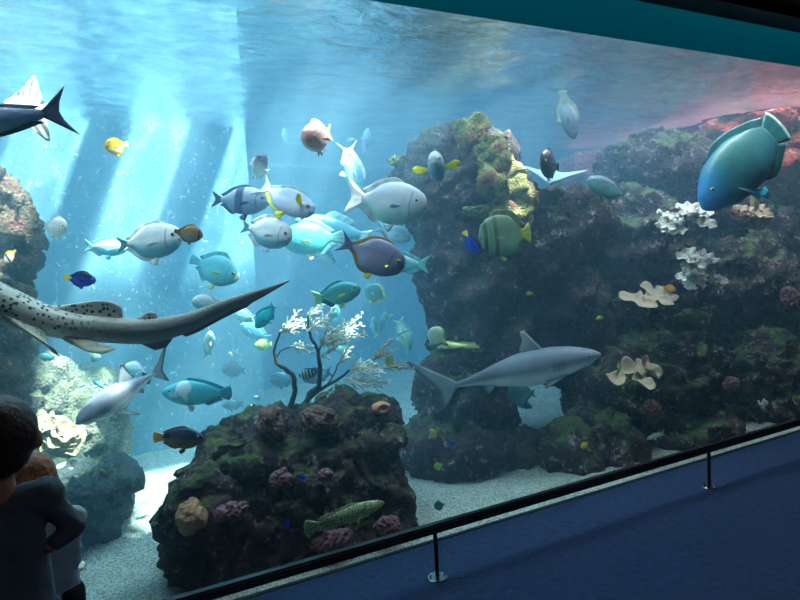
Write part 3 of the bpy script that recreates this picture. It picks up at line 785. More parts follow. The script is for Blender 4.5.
nap = two(c_(60, 135, 135), c_(45, 125, 140), c_(30, 110, 115), c_(30, 120, 120), c_(60, 190, 215), extra=lambda u, v, p: (mixc(c_(45, 150, 205), c_(35, 130, 140), sstep(.05, .30, u)) if p == 'body' and u < .3 else (c_(210, 235, 225) if p == 'tail' and v > .93 else (mixc(c_(230, 240, 190), c_(40, 160, 200), v*1.3) if p == 'pect' else None))))
put('humphead_wrasse', 'large teal humphead wrasse with blue face diving down left beside the red wall', teleost(H=.43, W=.19, ped=.20, blunt=.35, peak=.48, s_end=.84, tail=('fan', .31, 0), dors=(.25, .85, .055), anal=(.52, .84, .06), col=nap,
    eye=(.12, .03, .012), pect=(.27, -.10, .13, .10), msp=-.05, pectdir=(-.25, .6, -.8)), (699, 205, 2.96), (788, 119, 3.06), up=UP*.7-RT*.7, bend=-.15)
put('silver_drummer', 'big plump silver fish with a white forked tail swimming right, highest of the middle shoal', teleost(H=.52, W=.19, ped=.11, blunt=.75, s_end=.79, tail=('fork', .46, .07), dors=(.30, .76, .055), anal=(.56, .76, .06),
    col=two(c_(205, 210, 218), c_(165, 215, 205), c_(190, 200, 205), c_(240, 240, 240), c_(170, 190, 195), mid=-.4), eye=(.13, .06, .016)), (427, 208, 3.3), (345, 196, 3.35), up=UPI+RT*.03)
put('unicornfish', 'slender grey-white fish with yellow pectoral fins, head down to the right', teleost(H=.34, W=.16, ped=.06, blunt=.8, s_end=.80, tail=('lunate', .34, .10), dors=(.22, .78, .04), anal=(.40, .78, .04),
    col=two(c_(150, 165, 190), c_(200, 210, 225), c_(120, 150, 160), c_(175, 190, 205), YEL, extra=lambda u, v, p: c_(200, 200, 90) if p == 'anal' else None), pectdir=(-.1, .9, .35), pect=(.17, .0, .17, .08)), (313, 214, 3.2), (258, 184, 3.4), up=UP+RT*.3, roll=-.3)
put('small_snapper', 'little dark and white fish just above the grey-white yellow-finned fish', teleost(H=.42, W=.25, ped=.1, col=two(c_(60, 75, 100), WHITE, c_(200, 205, 210))), (256, 158, 3.5), (266, 176, 3.8), up=(.6, 0, .8))
put('banded_bream', 'blue-backed white fish with a single dark crossband', teleost(H=.42, W=.16, ped=.07, blunt=.5, s_end=.83, tail=('fork', .26, .07), dors=(.3, .78, .04), anal=(.55, .78, .04),
    col=two(c_(205, 215, 225), c_(130, 155, 185), c_(70, 95, 130), c_(60, 85, 115), bands=((.42, .56, c_(70, 90, 130)),), mid=.3)), (270, 202, 3.5), (211, 199, 3.6), up=UPI)
put('red_snapper', 'round pinkish fish coming straight at the viewer, yellow edge on its tail', teleost(H=.50, W=.36, ped=.1, blunt=.8, col=two(c_(190, 140, 130), c_(165, 150, 150), c_(170, 130, 120), c_(215, 200, 110)), eye=(.12, .04, .022)), (305, 140, 3.2), (332, 133, 3.48), up=UP)
put('angel_tail_fish', 'white-finned fish standing on its head behind the plump silver fish', teleost(H=.34, W=.14, ped=.08, tail=('lunate', .42, .14), col=two(c_(120, 185, 205), c_(160, 215, 225), c_(235, 245, 245), c_(245, 250, 250))), (359, 196, 3.75), (346, 141, 3.75), up=(1, 0, .1))
put('yellowfin_surgeonfish', 'small grey fish facing the viewer with both yellow pectoral fins spread', teleost(H=.62, W=.34, ped=.1, blunt=.7, dors=(.2, .8, .05), anal=(.4, .8, .05), tail=('fork', .3, .05), pect=(.24, -.06, .34, .16), pectdir=(-.1, 1, .12), eye=(.1, .1, .03), pelv=True,
    col=two(c_(170, 175, 180), c_(90, 140, 165), c_(70, 110, 140), pect=YEL)), (434, 163, 3.15), (441, 172, 3.45), up=UP+RT*-.12)
put('sun_whitened_surgeonfish', 'bright white-backed oval fish with painted-in sunlight over a grey belly, largest in the shoal at left', teleost(H=.46, W=.14, ped=.07, s_end=.83, blunt=.8, tail=('fork', .22, .07), dors=(.22, .8, .04), anal=(.4, .8, .04),
    col=two(c_(250, 250, 250), c_(110, 175, 190), c_(225, 235, 235), c_(95, 150, 165), mid=-.25, belly_to=.15)), (182, 238, 3.3), (116, 245, 3.4), up=UPI)  # sunlight on the back painted as its white upper colour
put('pale_wrasse', 'slim pale cyan fish trailing the bright white-backed oval fish', teleost(H=.36, W=.14, ped=.08, col=two(c_(225, 240, 240), c_(90, 190, 205), c_(120, 200, 210))), (128, 249, 3.6), (83, 246, 3.6), up=UPI)
put('orange_butterflyfish', 'orange-brown butterflyfish at the snout of the bright white-backed oval fish', teleost(H=.58, W=.14, blunt=.4, ped=.12, tail=('fan', .2, 0), dors=(.2, .82, .05), anal=(.45, .82, .05),
    col=two(c_(180, 130, 60), c_(150, 150, 130), c_(150, 105, 50), c_(150, 100, 60), bands=((.10, .14, c_(40, 35, 30)),))), (203, 236, 3.2), (174, 231, 3.2), up=UPI)
put('yellow_tang', 'yellow disc-shaped fish alone under the water surface at upper left', teleost(H=.62, W=.2, blunt=.7, ped=.1, tail=('fan', .25, 0), dors=(.2, .85, .05), anal=(.3, .85, .05), col=two(YEL, c_(245, 240, 190), c_(230, 190, 40), c_(250, 245, 200), mid=-.3)), (105, 148, 3.3), (128, 144, 3.4), up=UPI)
put('white_damselfish', 'small glaring white fish alone in the water above the blue tang', teleost(H=.62, W=.2, blunt=.7, col=two(c_(250, 250, 250), c_(240, 245, 235), WHITE)), (67, 228, 3.3), (43, 225, 3.35), up=UPI)
def tang(u, v, part):
    if part == 'tail': return c_(250, 230, 90)
    if part == 'body':
        k = c_(30, 70, 215)
        if v > .45 and u > .12: k = c_(15, 20, 50)
        if .45 < u and -.2 < v < .15 and u < .62: k = c_(20, 25, 70)
        if u > .76: k = c_(200, 190, 80)
        return k
    return c_(25, 40, 140)
put('blue_tang', 'royal blue tang with a yellow tail left of the shoal above the spotted shark', teleost(H=.44, W=.14, ped=.07, dors=(.2, .8, .05), anal=(.35, .8, .05), tail=('fan', .24, 0), col=tang), (96, 281, 3.15), (64, 277, 3.15), up=UPI)
put('blue_tang', 'royal blue tang head down against the dark pillar beside the green batfish', teleost(H=.44, W=.14, ped=.07, dors=(.2, .8, .05), anal=(.35, .8, .05), tail=('fan', .24, 0), col=tang), (480, 254, 3.2), (464, 231, 3.2), up=UP+RT)
put('pennant_butterflyfish', 'butterflyfish with yellow and black upper side before the left pillar', teleost(H=.75, W=.15, blunt=.5, ped=.12, tail=('fan', .25, 0), dors=(.2, .85, .08), anal=(.4, .85, .08), col=two(c_(220, 170, 50), c_(235, 240, 225), c_(230, 190, 60), bands=((.30, .42, c_(50, 40, 30)),), mid=.35, belly_to=.15)), (4, 262, 3.9), (16, 250, 3.9), up=(.5, 0, .9))
put('sun_whitened_triggerfish', 'hunched fish with sunlight painted bright white on its back, between the crossbanded fish and the teal parrotfish', teleost(H=.52, W=.2, blunt=.8, ped=.08, s_end=.84, tail=('fork', .24, .06), col=two(c_(250, 250, 250), c_(130, 190, 205), c_(235, 240, 240), c_(110, 165, 185), c_(240, 245, 245), mid=-.35, belly_to=.2)), (292, 238, 3.3), (241, 226, 3.4), up=UP+RT*.1)  # white upper side is painted sun falling on the back
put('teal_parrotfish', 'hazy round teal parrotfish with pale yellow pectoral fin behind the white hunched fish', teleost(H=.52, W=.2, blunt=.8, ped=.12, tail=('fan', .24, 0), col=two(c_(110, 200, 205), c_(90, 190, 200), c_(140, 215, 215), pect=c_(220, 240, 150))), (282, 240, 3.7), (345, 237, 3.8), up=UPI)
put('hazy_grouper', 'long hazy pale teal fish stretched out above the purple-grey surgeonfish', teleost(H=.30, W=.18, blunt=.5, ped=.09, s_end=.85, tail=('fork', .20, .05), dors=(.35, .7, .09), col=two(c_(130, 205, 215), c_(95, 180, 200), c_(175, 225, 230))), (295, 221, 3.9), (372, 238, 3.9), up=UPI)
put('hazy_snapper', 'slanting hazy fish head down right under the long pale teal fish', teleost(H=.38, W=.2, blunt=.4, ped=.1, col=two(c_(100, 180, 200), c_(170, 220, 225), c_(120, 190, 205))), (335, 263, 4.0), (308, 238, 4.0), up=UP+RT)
put('purple_surgeonfish', 'purple-grey surgeonfish with a crescent tail and yellow fins, centre of the shoal', teleost(H=.50, W=.15, ped=.05, s_end=.78, blunt=.75, tail=('lunate', .33, .10), dors=(.22, .77, .035), anal=(.40, .77, .035), pect=(.24, -.07, .17, .05), pectdir=(.3, .75, -.05),
    col=two(c_(135, 135, 165), c_(150, 152, 178), c_(160, 130, 60), c_(110, 105, 145), c_(235, 210, 60), mid=0)), (404, 268, 3.1), (338, 240, 3.15), up=UP+RT*.35)
put('spotted_grouper', 'slate grey fish half hidden below the plump silver fish', teleost(H=.46, W=.2, ped=.1, blunt=.5, col=two(c_(60, 105, 130), c_(150, 190, 200), c_(80, 130, 150))), (411, 239, 3.8), (376, 226, 3.8), up=UP+RT*.3)
put('pale_barracuda', 'pale green fish with a white back line disappearing behind the purple-grey surgeonfish', teleost(H=.34, W=.16, blunt=.6, ped=.1, col=two(c_(225, 240, 235), c_(90, 180, 190), c_(110, 190, 195), mid=.6)), (374, 262, 3.85), (430, 265, 3.85), up=UPI)
put('parrotfish', 'cyan parrotfish with a white beak under the orange-brown butterflyfish', teleost(H=.50, W=.17, blunt=.35, ped=.10, tail=('fan', .2, 0), col=two(c_(100, 195, 210), c_(110, 205, 210), c_(95, 185, 200), pect=c_(200, 235, 160), extra=lambda u, v, p: c_(245, 250, 245) if p == 'body' and u < .05 else None)), (239, 279, 3.5), (190, 258, 3.6), up=UP+RT*.4)
put('sun_whitened_tang', 'fish with sunlight painted white on its top peeping over the tail of the spotted shark', teleost(H=.56, W=.18, blunt=.8, col=two(c_(250, 250, 250), c_(150, 200, 210), WHITE)), (192, 302, 3.6), (222, 303, 3.65), up=UPI)  # white top is sunlight put into the skin colour
put('forktail_fish', 'white fish with a long forked tail below the tip of the spotted shark', teleost(H=.42, W=.16, ped=.07, tail=('lunate', .42, .14), col=two(c_(150, 215, 220), c_(190, 230, 230), c_(160, 215, 220), c_(215, 240, 240))), (231, 312, 3.9), (257, 319, 3.9), up=UP+RT*.2)
put('turquoise_wrasse', 'vivid turquoise fish swimming down left, left of the sea fan', teleost(H=.44, W=.16, ped=.1, dors=(.22, .8, .09), anal=(.5, .8, .09), tail=('lunate', .32, .08), col=two(c_(40, 215, 230), c_(50, 220, 225), c_(30, 200, 220))), (256, 328, 3.4), (275, 304, 3.4), up=UP-RT)
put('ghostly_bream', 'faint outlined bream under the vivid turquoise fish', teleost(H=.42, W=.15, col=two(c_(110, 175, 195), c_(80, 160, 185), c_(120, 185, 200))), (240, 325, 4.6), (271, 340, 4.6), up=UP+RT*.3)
put('lemon_butterflyfish', 'small yellow-green butterflyfish under the faint bream', teleost(H=.55, W=.15, blunt=.4, ped=.13, tail=('fan', .3, 0), col=two(c_(190, 220, 120), c_(170, 220, 190), c_(200, 225, 120))), (254, 346, 4.0), (272, 344, 4.0), up=UPI)
put('teal_snapper', 'greenish teal snapper with yellow tail edge and fins swimming right above the sea fan', teleost(H=.42, W=.16, ped=.10, tail=('fork', .34, .06), dors=(.28, .8, .05), col=two(c_(75, 175, 180), c_(120, 215, 205), c_(60, 150, 160), c_(170, 225, 150), c_(220, 240, 100))), (361, 289, 3.4), (312, 299, 3.45), up=UPI-RT*.15)
put('rimmed_angelfish', 'teal angelfish with pale yellow fin edges right of the greenish teal snapper', teleost(H=.68, W=.14, ped=.1, blunt=.6, dors=(.2, .84, .06), anal=(.35, .84, .06), tail=('fan', .2, 0), col=two(c_(85, 155, 165), c_(95, 165, 170), c_(215, 225, 150), c_(150, 200, 190))), (365, 288, 3.9), (388, 300, 3.9), up=UP+RT*.4)
put('slender_fish', 'thin silvery fish standing on end under the tail of the spotted shark', teleost(H=.34, W=.22, col=two(c_(160, 215, 220), c_(225, 240, 240), c_(190, 225, 230))), (210, 331, 3.8), (208, 357, 3.9), up=(1, .5, 0))
put('cyan_grouper', 'stout cyan grouper with painted-in sunlit blotches facing left', teleost(H=.38, W=.19, ped=.12, blunt=.4, s_end=.83, tail=('fan', .24, 0), dors=(.26, .82, .05), anal=(.6, .82, .05), pect=(.28, -.05, .12, .10),
    col=two(c_(90, 200, 215), c_(110, 220, 225), c_(80, 185, 205), pect=c_(235, 250, 250), extra=lambda u, v, p: c_(225, 245, 245) if p == 'body' and ((u-.30)**2/.012+(v-.45)**2/.35 < 1 or (u-.16)**2/.004+(v+.15)**2/.1 < 1) else None), eye=(.11, .04, .014)), (162, 393, 3.5), (232, 393, 3.6), up=UPI)  # pale ellipses paint patches of sunlight onto the flank
def br(u, v, part):
    if part == 'tail': return mixc(c_(225, 150, 60), c_(250, 205, 90), v)
    if part == 'body':
        k = mixc(c_(150, 120, 75), c_(75, 70, 95), sstep(-.4, .4, v)); k = mixc(k, c_(215, 150, 70), sstep(.78, .83, u))
        if .66 < u < .80 and v > -.1: k = c_(15, 15, 20)
        return k
    return c_(120, 95, 60)
put('brown_wrasse', 'brown and plum fish with an orange-yellow tail above the bright sand', teleost(H=.38, W=.15, ped=.12, blunt=.45, s_end=.80, tail=('fan', .22, 0), dors=(.28, .76, .035), anal=(.5, .76, .035), col=br, pectdir=(-.8, .4, -.5)), (204, 439, 3.15), (153, 437, 3.2), up=UPI)
put('white_batfish', 'white and cyan fish with a tall back, right above the black-tipped shark', teleost(H=.55, W=.18, ped=.08, blunt=.5, col=two(c_(245, 250, 250), c_(110, 205, 215), c_(225, 240, 240), mid=-.2)), (125, 366, 4.3), (146, 370, 4.3), up=UP+RT*.3, roll=.2)
put('small_surgeonfish', 'small olive-rimmed fish below the belly of the spotted shark', teleost(H=.55, W=.15, col=two(c_(130, 180, 175), c_(150, 200, 195), c_(200, 215, 150))), (93, 362, 3.8), (98, 346, 3.8), up=UP-RT)
def serg(u, v, part):
    if part != 'body': return c_(60, 80, 90)
    return c_(15, 25, 30) if sin(u*42) > .05 else c_(190, 220, 220)
put('striped_sergeant', 'small black and white striped fish left of the sea fan stem', teleost(H=.44, W=.15, col=serg, blunt=.6), (299, 376, 3.6), (320, 371, 3.6), up=UPI)
put('dark_surgeonfish', 'dark fish with a tall tail behind the sea fan stem', teleost(H=.45, W=.15, tail=('lunate', .42, .1), col=two(c_(45, 85, 110), c_(60, 105, 125), c_(35, 70, 95))), (303, 380, 4.1), (333, 371, 4.1), up=UPI)
put('diving_snapper', 'grey-green fish with stripes swimming head down right of the sea fan', teleost(H=.34, W=.15, col=two(c_(110, 170, 170), c_(150, 205, 195), c_(130, 185, 175), bands=((.5, .55, c_(60, 110, 120)),))), (410, 350, 3.6), (398, 318, 3.7), up=UP+RT)
put('thin_fish', 'narrow pale fish seen from behind, upper one above the sea fan', teleost(H=.34, W=.13, col=two(c_(110, 175, 185), c_(150, 205, 210), c_(120, 185, 190))), (387, 312, 4.4), (379, 330, 4.4), up=UP-RT)
put('thin_fish', 'narrow curved pale fish, lower one above the sea fan', teleost(H=.34, W=.13, col=two(c_(110, 175, 185), c_(150, 205, 210), c_(120, 185, 190))), (373, 317, 4.2), (377, 339, 4.2), up=UP+RT, bend=.4)
put('leaf_fish', 'tiny pale fish right of the two narrow fish', teleost(H=.34, W=.13, col=two(c_(150, 200, 205), c_(170, 215, 215), c_(150, 200, 200))), (394, 315, 4.2), (386, 318, 4.2))
put('cream_butterflyfish', 'upright cream disc-shaped fish above the tail of the grey reef shark', teleost(H=.80, W=.14, ped=.1, blunt=.7, dors=(.15, .86, .06), anal=(.35, .86, .06), tail=('fan', .2, 0), col=two(c_(235, 240, 210), c_(215, 230, 210), c_(240, 240, 170))), (429, 330, 3.5), (446, 343, 3.5), up=UP-RT*.2)
put('green_batfish', 'dull green batfish with dark bars and a yellow tail before the dark pillar', teleost(H=.74, W=.13, ped=.16, blunt=.75, peak=.45, s_end=.86, tail=('fan', .40, 0), dors=(.18, .85, .10), anal=(.40, .85, .03), dspike=.02,
    col=two(c_(140, 160, 125), c_(150, 195, 160), c_(120, 140, 100), c_(225, 225, 100), c_(170, 180, 120), bands=((.08, .14, c_(80, 110, 100)), (.27, .34, c_(100, 130, 112)), (.80, .86, c_(200, 205, 120)))), eye=(.11, .0, .016)), (479, 238, 3.15), (531, 233, 3.25), up=UP)
put('black_triggerfish', 'round black fish above the reef crest', teleost(H=.85, W=.3, ped=.1, blunt=.9, tail=('fan', .3, 0), col=two(c_(22, 18, 24), c_(30, 24, 28), c_(15, 12, 16))), (541, 162, 3.25), (559, 167, 3.42), up=UP)
put('rabbitfish', 'grey-green fish with thin forked tail swimming left over the mossy reef', teleost(H=.42, W=.15, ped=.045, s_end=.86, blunt=.7, tail=('lunate', .46, .09), dors=(.25, .83, .04), anal=(.45, .83, .04), col=two(c_(105, 130, 140), c_(95, 165, 160), c_(80, 100, 100))), (587, 181, 3.3), (628, 195, 3.4), up=UP+RT*-.35)
put('spadefish', 'tall grey batfish hanging head down below the water surface', teleost(H=.34, W=.12, ped=.08, blunt=.5, dors=(.3, .82, .05), anal=(.4, .82, .05), dspike=.02, tail=('fan', .2, 0), col=two(c_(105, 115, 135), c_(95, 115, 130), c_(130, 150, 130))), (574, 139, 3.7), (562, 90, 3.7), up=UP*.1+RT)
# stingray with raised wings
f = Fish()
def rc(u, v, p): return c_(150, 175, 190)
A = []; nr = 17
f.sheet([(.45, 0, .0), (.2, 0, .0), (-.05, 0, .0), (-.30, 0, .0)], [(.40, .05, .02), (.18, .30, .10), (.02, .58, .17), (-.02, .56, .17), (-.16, .25, .06), (-.30, .04, .0)], rc, 'w', th=.05, n=nr, rows=10, norm=(0, 0, 1))
f.sheet([(.45, 0, .0), (.2, 0, .0), (-.05, 0, .0), (-.30, 0, .0)], [(.40, -.05, .02), (.18, -.30, .10), (.02, -.58, .17), (-.02, -.56, .17), (-.16, -.25, .06), (-.30, -.04, .0)], rc, 'w', th=.05, n=nr, rows=10, norm=(0, 0, 1))
V, F = tube_verts([(-.28, 0, 0), (-.4, 0, .01), (-.5, 0, .02)], [.018, .01, .003], 8)
b0 = len(f.V); f.V += [tuple(v) for v in V]; f.F += [tuple(b0+i for i in q) for q in F]; f.C += [(.2, .25, .3, 1)]*len(V); f.M += [0]*len(F)
f.eye(.1, .03, .04, .012, False)
put('eagle_ray', 'pale ray with raised pointed wings flying behind the round black fish', f, (549, 185, 3.45), (558, 170, 3.80), up=UP*.75-fwd*.65+RT*-.12, mat=M_SHARK, cat='ray')
# lying spotted grouper
gcol = lambda u, v, p: (*mixc(c_(170, 180, 140), c_(140, 155, 115), .5+.5*v), 1.0)
put('honeycomb_grouper', 'pale green fish with dark honeycomb spots resting against the island rock', teleost(H=.20, W=.10, ped=.08, blunt=.55, s_end=.84, tail=('fan', .22, 0), dors=(.3, .8, .03), anal=(.6, .8, .03), col=gcol, eye=(.08, .05, .01)), (384, 503, 2.87), (304, 530, 2.87), up=UP, bend=.0, mat=M_SPOTG)
# --- small fish ------------------------------------------------------
def small(name, label, nose, tail, back, belly, H=.5, group=None, **k):
    put(name, label, teleost(H=H, W=.17, col=two(back, belly, back), blunt=.6), nose, tail, group, **k)
Yb = c_(245, 225, 60); BL = c_(40, 60, 210)
small('orange_anthias', 'small orange-yellow fish above the tan leathery coral plate', (676, 290, 3.3), (662, 287, 3.3), c_(250, 170, 40), c_(250, 180, 50), up=UPI)
small('yellow_damselfish', 'tiny yellow fish above the nose of the grey reef shark', (596, 319, 3.3), (604, 317, 3.3), c_(200, 215, 70), c_(190, 210, 70))
small('yellow_damselfish', 'yellow oval fish low in front of the boulder by the handrail', (581, 448, 3.1), (588, 442, 3.1), Yb, c_(200, 220, 90), H=.6)
small('yellow_damselfish', 'yellow and white fish in front of the base of the dark pillar', (430, 429, 3.4), (437, 438, 3.4), Yb, c_(200, 225, 220), H=.5)
small('butterflyfish', 'tiny yellow-green butterflyfish just above the sand at the foot of the pillar', (434, 468, 3.4), (443, 464, 3.4), c_(180, 210, 90), c_(150, 200, 150), H=.8)
small('yellow_damselfish', 'tiny yellow fish right of the green batfish', (526, 294, 3.5), (533, 293, 3.5), c_(210, 190, 90), c_(180, 180, 90))
small('yellow_damselfish', 'small lime fish at the far right reef', (770, 332, 3.1), (778, 338, 3.1), c_(150, 210, 60), c_(160, 210, 70), H=.4)
small('lime_wrasse', 'upright lime-green fish left of the cupped tan corals', (618, 363, 3.1), (620, 373, 3.1), c_(170, 225, 40), c_(180, 225, 60), H=.3, up=(1, 0, 0))
small('teal_damselfish', 'small round teal fish over the sand near the handrail', (434, 507, 3.0), (445, 504, 3.0), c_(60, 150, 150), c_(80, 160, 150), H=.85)
small('cream_wrasse', 'slanting cream fish low on the right reef above the handrail', (647, 439, 3.05), (665, 433, 3.05), c_(190, 205, 180), c_(200, 210, 190), H=.25)
small('blue_damselfish', 'bright blue damselfish at the middle of the dark island rock face', (306, 478, 2.98), (296, 476, 2.98), BL, BL, H=.45, group='blue damselfish at the island rock')
small('blue_damselfish', 'bright blue damselfish pointing down, lower on the dark island rock face', (286, 529, 2.92), (289, 518, 2.92), c_(60, 50, 190), c_(50, 50, 190), H=.45, group='blue damselfish at the island rock', up=(1, 0, 0))
small('blue_damselfish', 'dim blue fish at the foot of the dark pillar', (456, 443, 3.4), (447, 442, 3.4), c_(40, 80, 170), c_(50, 90, 180))
small('slate_damselfish', 'slate blue little fish over the glaring bright sand', (186, 490, 3.3), (175, 488, 3.3), c_(70, 120, 150), c_(90, 140, 160), H=.45)
small('silver_chromis', 'little white fish over the right end of the sea fan', (378, 375, 3.7), (382, 386, 3.7), c_(200, 225, 230), WHITE, H=.5, up=(1, 0, 0))
small('disc_fish', 'round teal disc-shaped fish under the belly of the grey reef shark', (507, 394, 3.6), (536, 393, 3.6), c_(90, 155, 165), c_(110, 190, 190), H=.8, up=UPI)
small('cyan_wrasse', 'bright cyan fish in the gap under the arch', (517, 402, 4.3), (533, 408, 4.3), c_(120, 220, 220), c_(130, 220, 220), H=.45)
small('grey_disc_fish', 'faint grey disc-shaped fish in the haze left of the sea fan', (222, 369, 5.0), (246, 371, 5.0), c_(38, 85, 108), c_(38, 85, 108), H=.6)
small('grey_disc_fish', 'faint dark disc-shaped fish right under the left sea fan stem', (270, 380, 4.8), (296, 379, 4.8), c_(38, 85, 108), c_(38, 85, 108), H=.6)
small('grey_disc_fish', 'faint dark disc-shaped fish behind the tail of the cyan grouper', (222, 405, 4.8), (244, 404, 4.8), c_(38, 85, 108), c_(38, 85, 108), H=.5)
small('silver_chromis', 'tiny white and dark fish above the island rock left of the sea fan', (254, 397, 3.7), (261, 399, 3.7), c_(190, 220, 225), WHITE, H=.6)
small('silver_chromis', 'tiny white fish just below the other white one above the island rock', (252, 404, 3.8), (254, 413, 3.8), c_(190, 220, 225), WHITE, H=.5, up=(1, 0, 0))
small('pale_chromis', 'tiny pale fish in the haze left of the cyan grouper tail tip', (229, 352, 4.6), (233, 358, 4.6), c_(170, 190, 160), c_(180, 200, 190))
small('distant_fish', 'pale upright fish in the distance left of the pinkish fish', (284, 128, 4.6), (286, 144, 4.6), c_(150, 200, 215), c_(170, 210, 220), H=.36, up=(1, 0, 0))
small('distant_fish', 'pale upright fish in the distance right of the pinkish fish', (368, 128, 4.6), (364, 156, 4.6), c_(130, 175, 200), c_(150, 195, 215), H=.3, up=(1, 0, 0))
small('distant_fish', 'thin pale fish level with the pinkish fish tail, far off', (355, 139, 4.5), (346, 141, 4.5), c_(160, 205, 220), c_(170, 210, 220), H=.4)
small('cyan_chromis', 'pale cyan fish behind the middle of the sea fan, upright', (336, 305, 4.0), (335, 322, 4.0), c_(110, 195, 200), c_(130, 210, 205), H=.5, up=(1, 0, 0))
small('teal_chromis', 'green-teal fish seen through the twigs of the sea fan', (336, 352, 4.0), (350, 346, 4.0), c_(100, 190, 190), c_(130, 205, 190), H=.55)
small('lemon_fish', 'small lemon-edged fish at the right tips of the sea fan', (387, 365, 3.6), (393, 355, 3.6), c_(190, 205, 110), c_(170, 200, 150), H=.8)
small('pale_goatfish', 'pale fish nosing along the pale reef left of the black-tipped shark', (104, 388, 3.9), (92, 380, 3.9), c_(120, 200, 210), c_(150, 210, 215), H=.3)
small('reef_wrasse', 'pale fish right under the belly of the spotted shark near the pale reef', (38, 356, 4.0), (56, 358, 4.0), c_(130, 200, 200), c_(190, 225, 215), H=.4)
small('twilight_fish', 'cyan little fish at the left foot of the sea fan twigs', (306, 318, 4.3), (303, 334, 4.3), c_(90, 190, 205), c_(100, 200, 210), H=.3, up=(1, 0, 0))
# ------------------------------------------------------------------ corals
M_STEM = simple('sea_fan_stem', c_(62, 50, 55), 0.8, bump=0.5, bscale=80)
M_TWIG = simple('sea_fan_twigs', c_(245, 245, 230), 0.7)
M_TWIG2 = simple('sea_fan_golden_twigs', c_(190, 160, 100), 0.7)
M_CREAM = simple('cream_coral', c_(215, 205, 190), 0.7, bump=0.5, bscale=60, vary=.15)
M_TAN = simple('tan_coral', c_(185, 160, 132), 0.8, bump=0.4, bscale=50, vary=.12)
M_LACE = simple('lace_coral', c_(165, 150, 112), 0.8, bump=0.8, bscale=70, vary=.25)
M_OLIVE = simple('olive_coral', c_(95, 105, 60), 0.85, bump=0.8, bscale=50, vary=.4)
M_PINK = simple('pink_crust_coral', c_(120, 78, 84), 0.85, bump=1.0, bscale=40, vary=.4)
M_BROWN = simple('brown_sponge', c_(105, 72, 62), 0.9, bump=1.0, bscale=50, vary=.45)
M_ORNG = simple('orange_cup_coral', c_(205, 135, 105), 0.8, bump=0.6, bscale=60, vary=.15)
M_BRAIN = simple('brain_coral', c_(180, 135, 100), 0.85, bump=1.0, bscale=90, vary=.35)

def px3(p, Y, j=0.0): return at(p[0], p[1], Y+j)
fan = empty('sea_fan', at(296, 412, 3.58)); tag(fan, 'branching white-twigged sea fan coral with dark stems growing from the top of the island rock', 'coral')
fan_inv = fan.location.copy()
rs = random.Random(11)
def curve_pts(a, b, Y0, Y1, bow, n=8):
    out = []
    dx, dy = b[0]-a[0], b[1]-a[1]
    for i in range(n):
        t = i/(n-1); s = sin(pi*t)*bow
        out.append(at(a[0]+dx*t-dy*s+rs.uniform(-.5, .5), a[1]+dy*t+dx*s+rs.uniform(-.5, .5), Y0+(Y1-Y0)*t))
    return out
def add_child(acc, name, parent, mat):
    base = parent.location
    acc.V = [v-base for v in acc.V]
    return link(name, acc.mesh(name), parent, mat)
def stem(points, r0_, r1_, Y=3.58):
    ac = Acc(); P = [at(p[0], p[1], Y+.03*sin(i*1.3)) for i, p in enumerate(points)]
    Q = []
    for i in range(len(P)-1):
        for k in range(4): Q.append(P[i].lerp(P[i+1], k/4)+Vector((rs.uniform(-1, 1), rs.uniform(-1, 1), rs.uniform(-1, 1)))*.003)
    Q.append(P[-1]); n = len(Q)
    ac.tube(Q, [r0_+(r1_-r0_)*i/(n-1) for i in range(n)], 8)
    return add_child(ac, 'stem', fan, M_STEM)
stem([(301, 414), (310, 394), (319, 386), (320, 370), (318, 350), (311, 338), (308, 326), (308, 312)], .021, .005)
stem([(292, 416), (290, 408), (295, 390), (294, 376), (284, 368), (276, 363), (274, 350), (278, 338), (280, 332)], .020, .005)
stem([(276, 362), (277, 356), (282, 350), (290, 347)], .005, .004)
stem([(300, 416), (305, 402), (322, 388), (340, 378), (350, 370)], .017, .006)
stem([(328, 384), (334, 374), (338, 364)], .006, .004)
stem([(318, 352), (322, 345), (326, 338)], .006, .004)
def twigs(base, ends, mat=M_TWIG, dens=3.2, ln=9.0, r=.0050, Y=3.58):
    ac = Acc()
    for e in ends:
        Ye = Y+rs.uniform(-.10, .10)
        P = curve_pts(base, e, Y, Ye, rs.uniform(-.08, .08)); ac.tube(P, [r*1.3-(r*.5)*i/7 for i in range(8)], 5)
        D = sqrt((e[0]-base[0])**2+(e[1]-base[1])**2); a0 = math.atan2(e[1]-base[1], e[0]-base[0])
        k = max(2, int(D/dens)); sg = 1
        for i in range(1, k+1):
            t = i/(k+.5); sg = -sg
            if rs.random() < .12: continue
            s = (base[0]+(e[0]-base[0])*t, base[1]+(e[1]-base[1])*t)
            a = a0+sg*rs.uniform(.35, .8); l = ln*(1.1-.55*t)*rs.uniform(.6, 1.2)
            q = (s[0]+l*cos(a), s[1]+l*sin(a)); yy = Y+(Ye-Y)*t
            ac.tube(curve_pts(s, q, yy, yy+rs.uniform(-.06, .06), rs.uniform(-.15, .15), 4), [r, r*.9, r*.75, r*.6], 5)
            if rs.random() < .6:
                a2 = a0+rs.uniform(-.3, .3); m_ = ((s[0]+q[0])/2, (s[1]+q[1])/2)
                ac.tube(curve_pts(m_, (m_[0]+l*.6*cos(a2), m_[1]+l*.6*sin(a2)), yy, yy, .1, 3), [r*.8, r*.7, r*.5], 5)
    return add_child(ac, 'branch', fan, mat)
twigs((280, 332), [(298, 311), (304, 319), (306, 328), (295, 318), (301, 324)])
twigs((290, 347), [(303, 342), (313, 347), (313, 353)], ln=6)
twigs((308, 314), [(318, 305), (328, 302), (322, 311), (313, 322)], ln=6)
twigs((310, 330), [(327, 318), (334, 308), (318, 318), (330, 326)], ln=7)
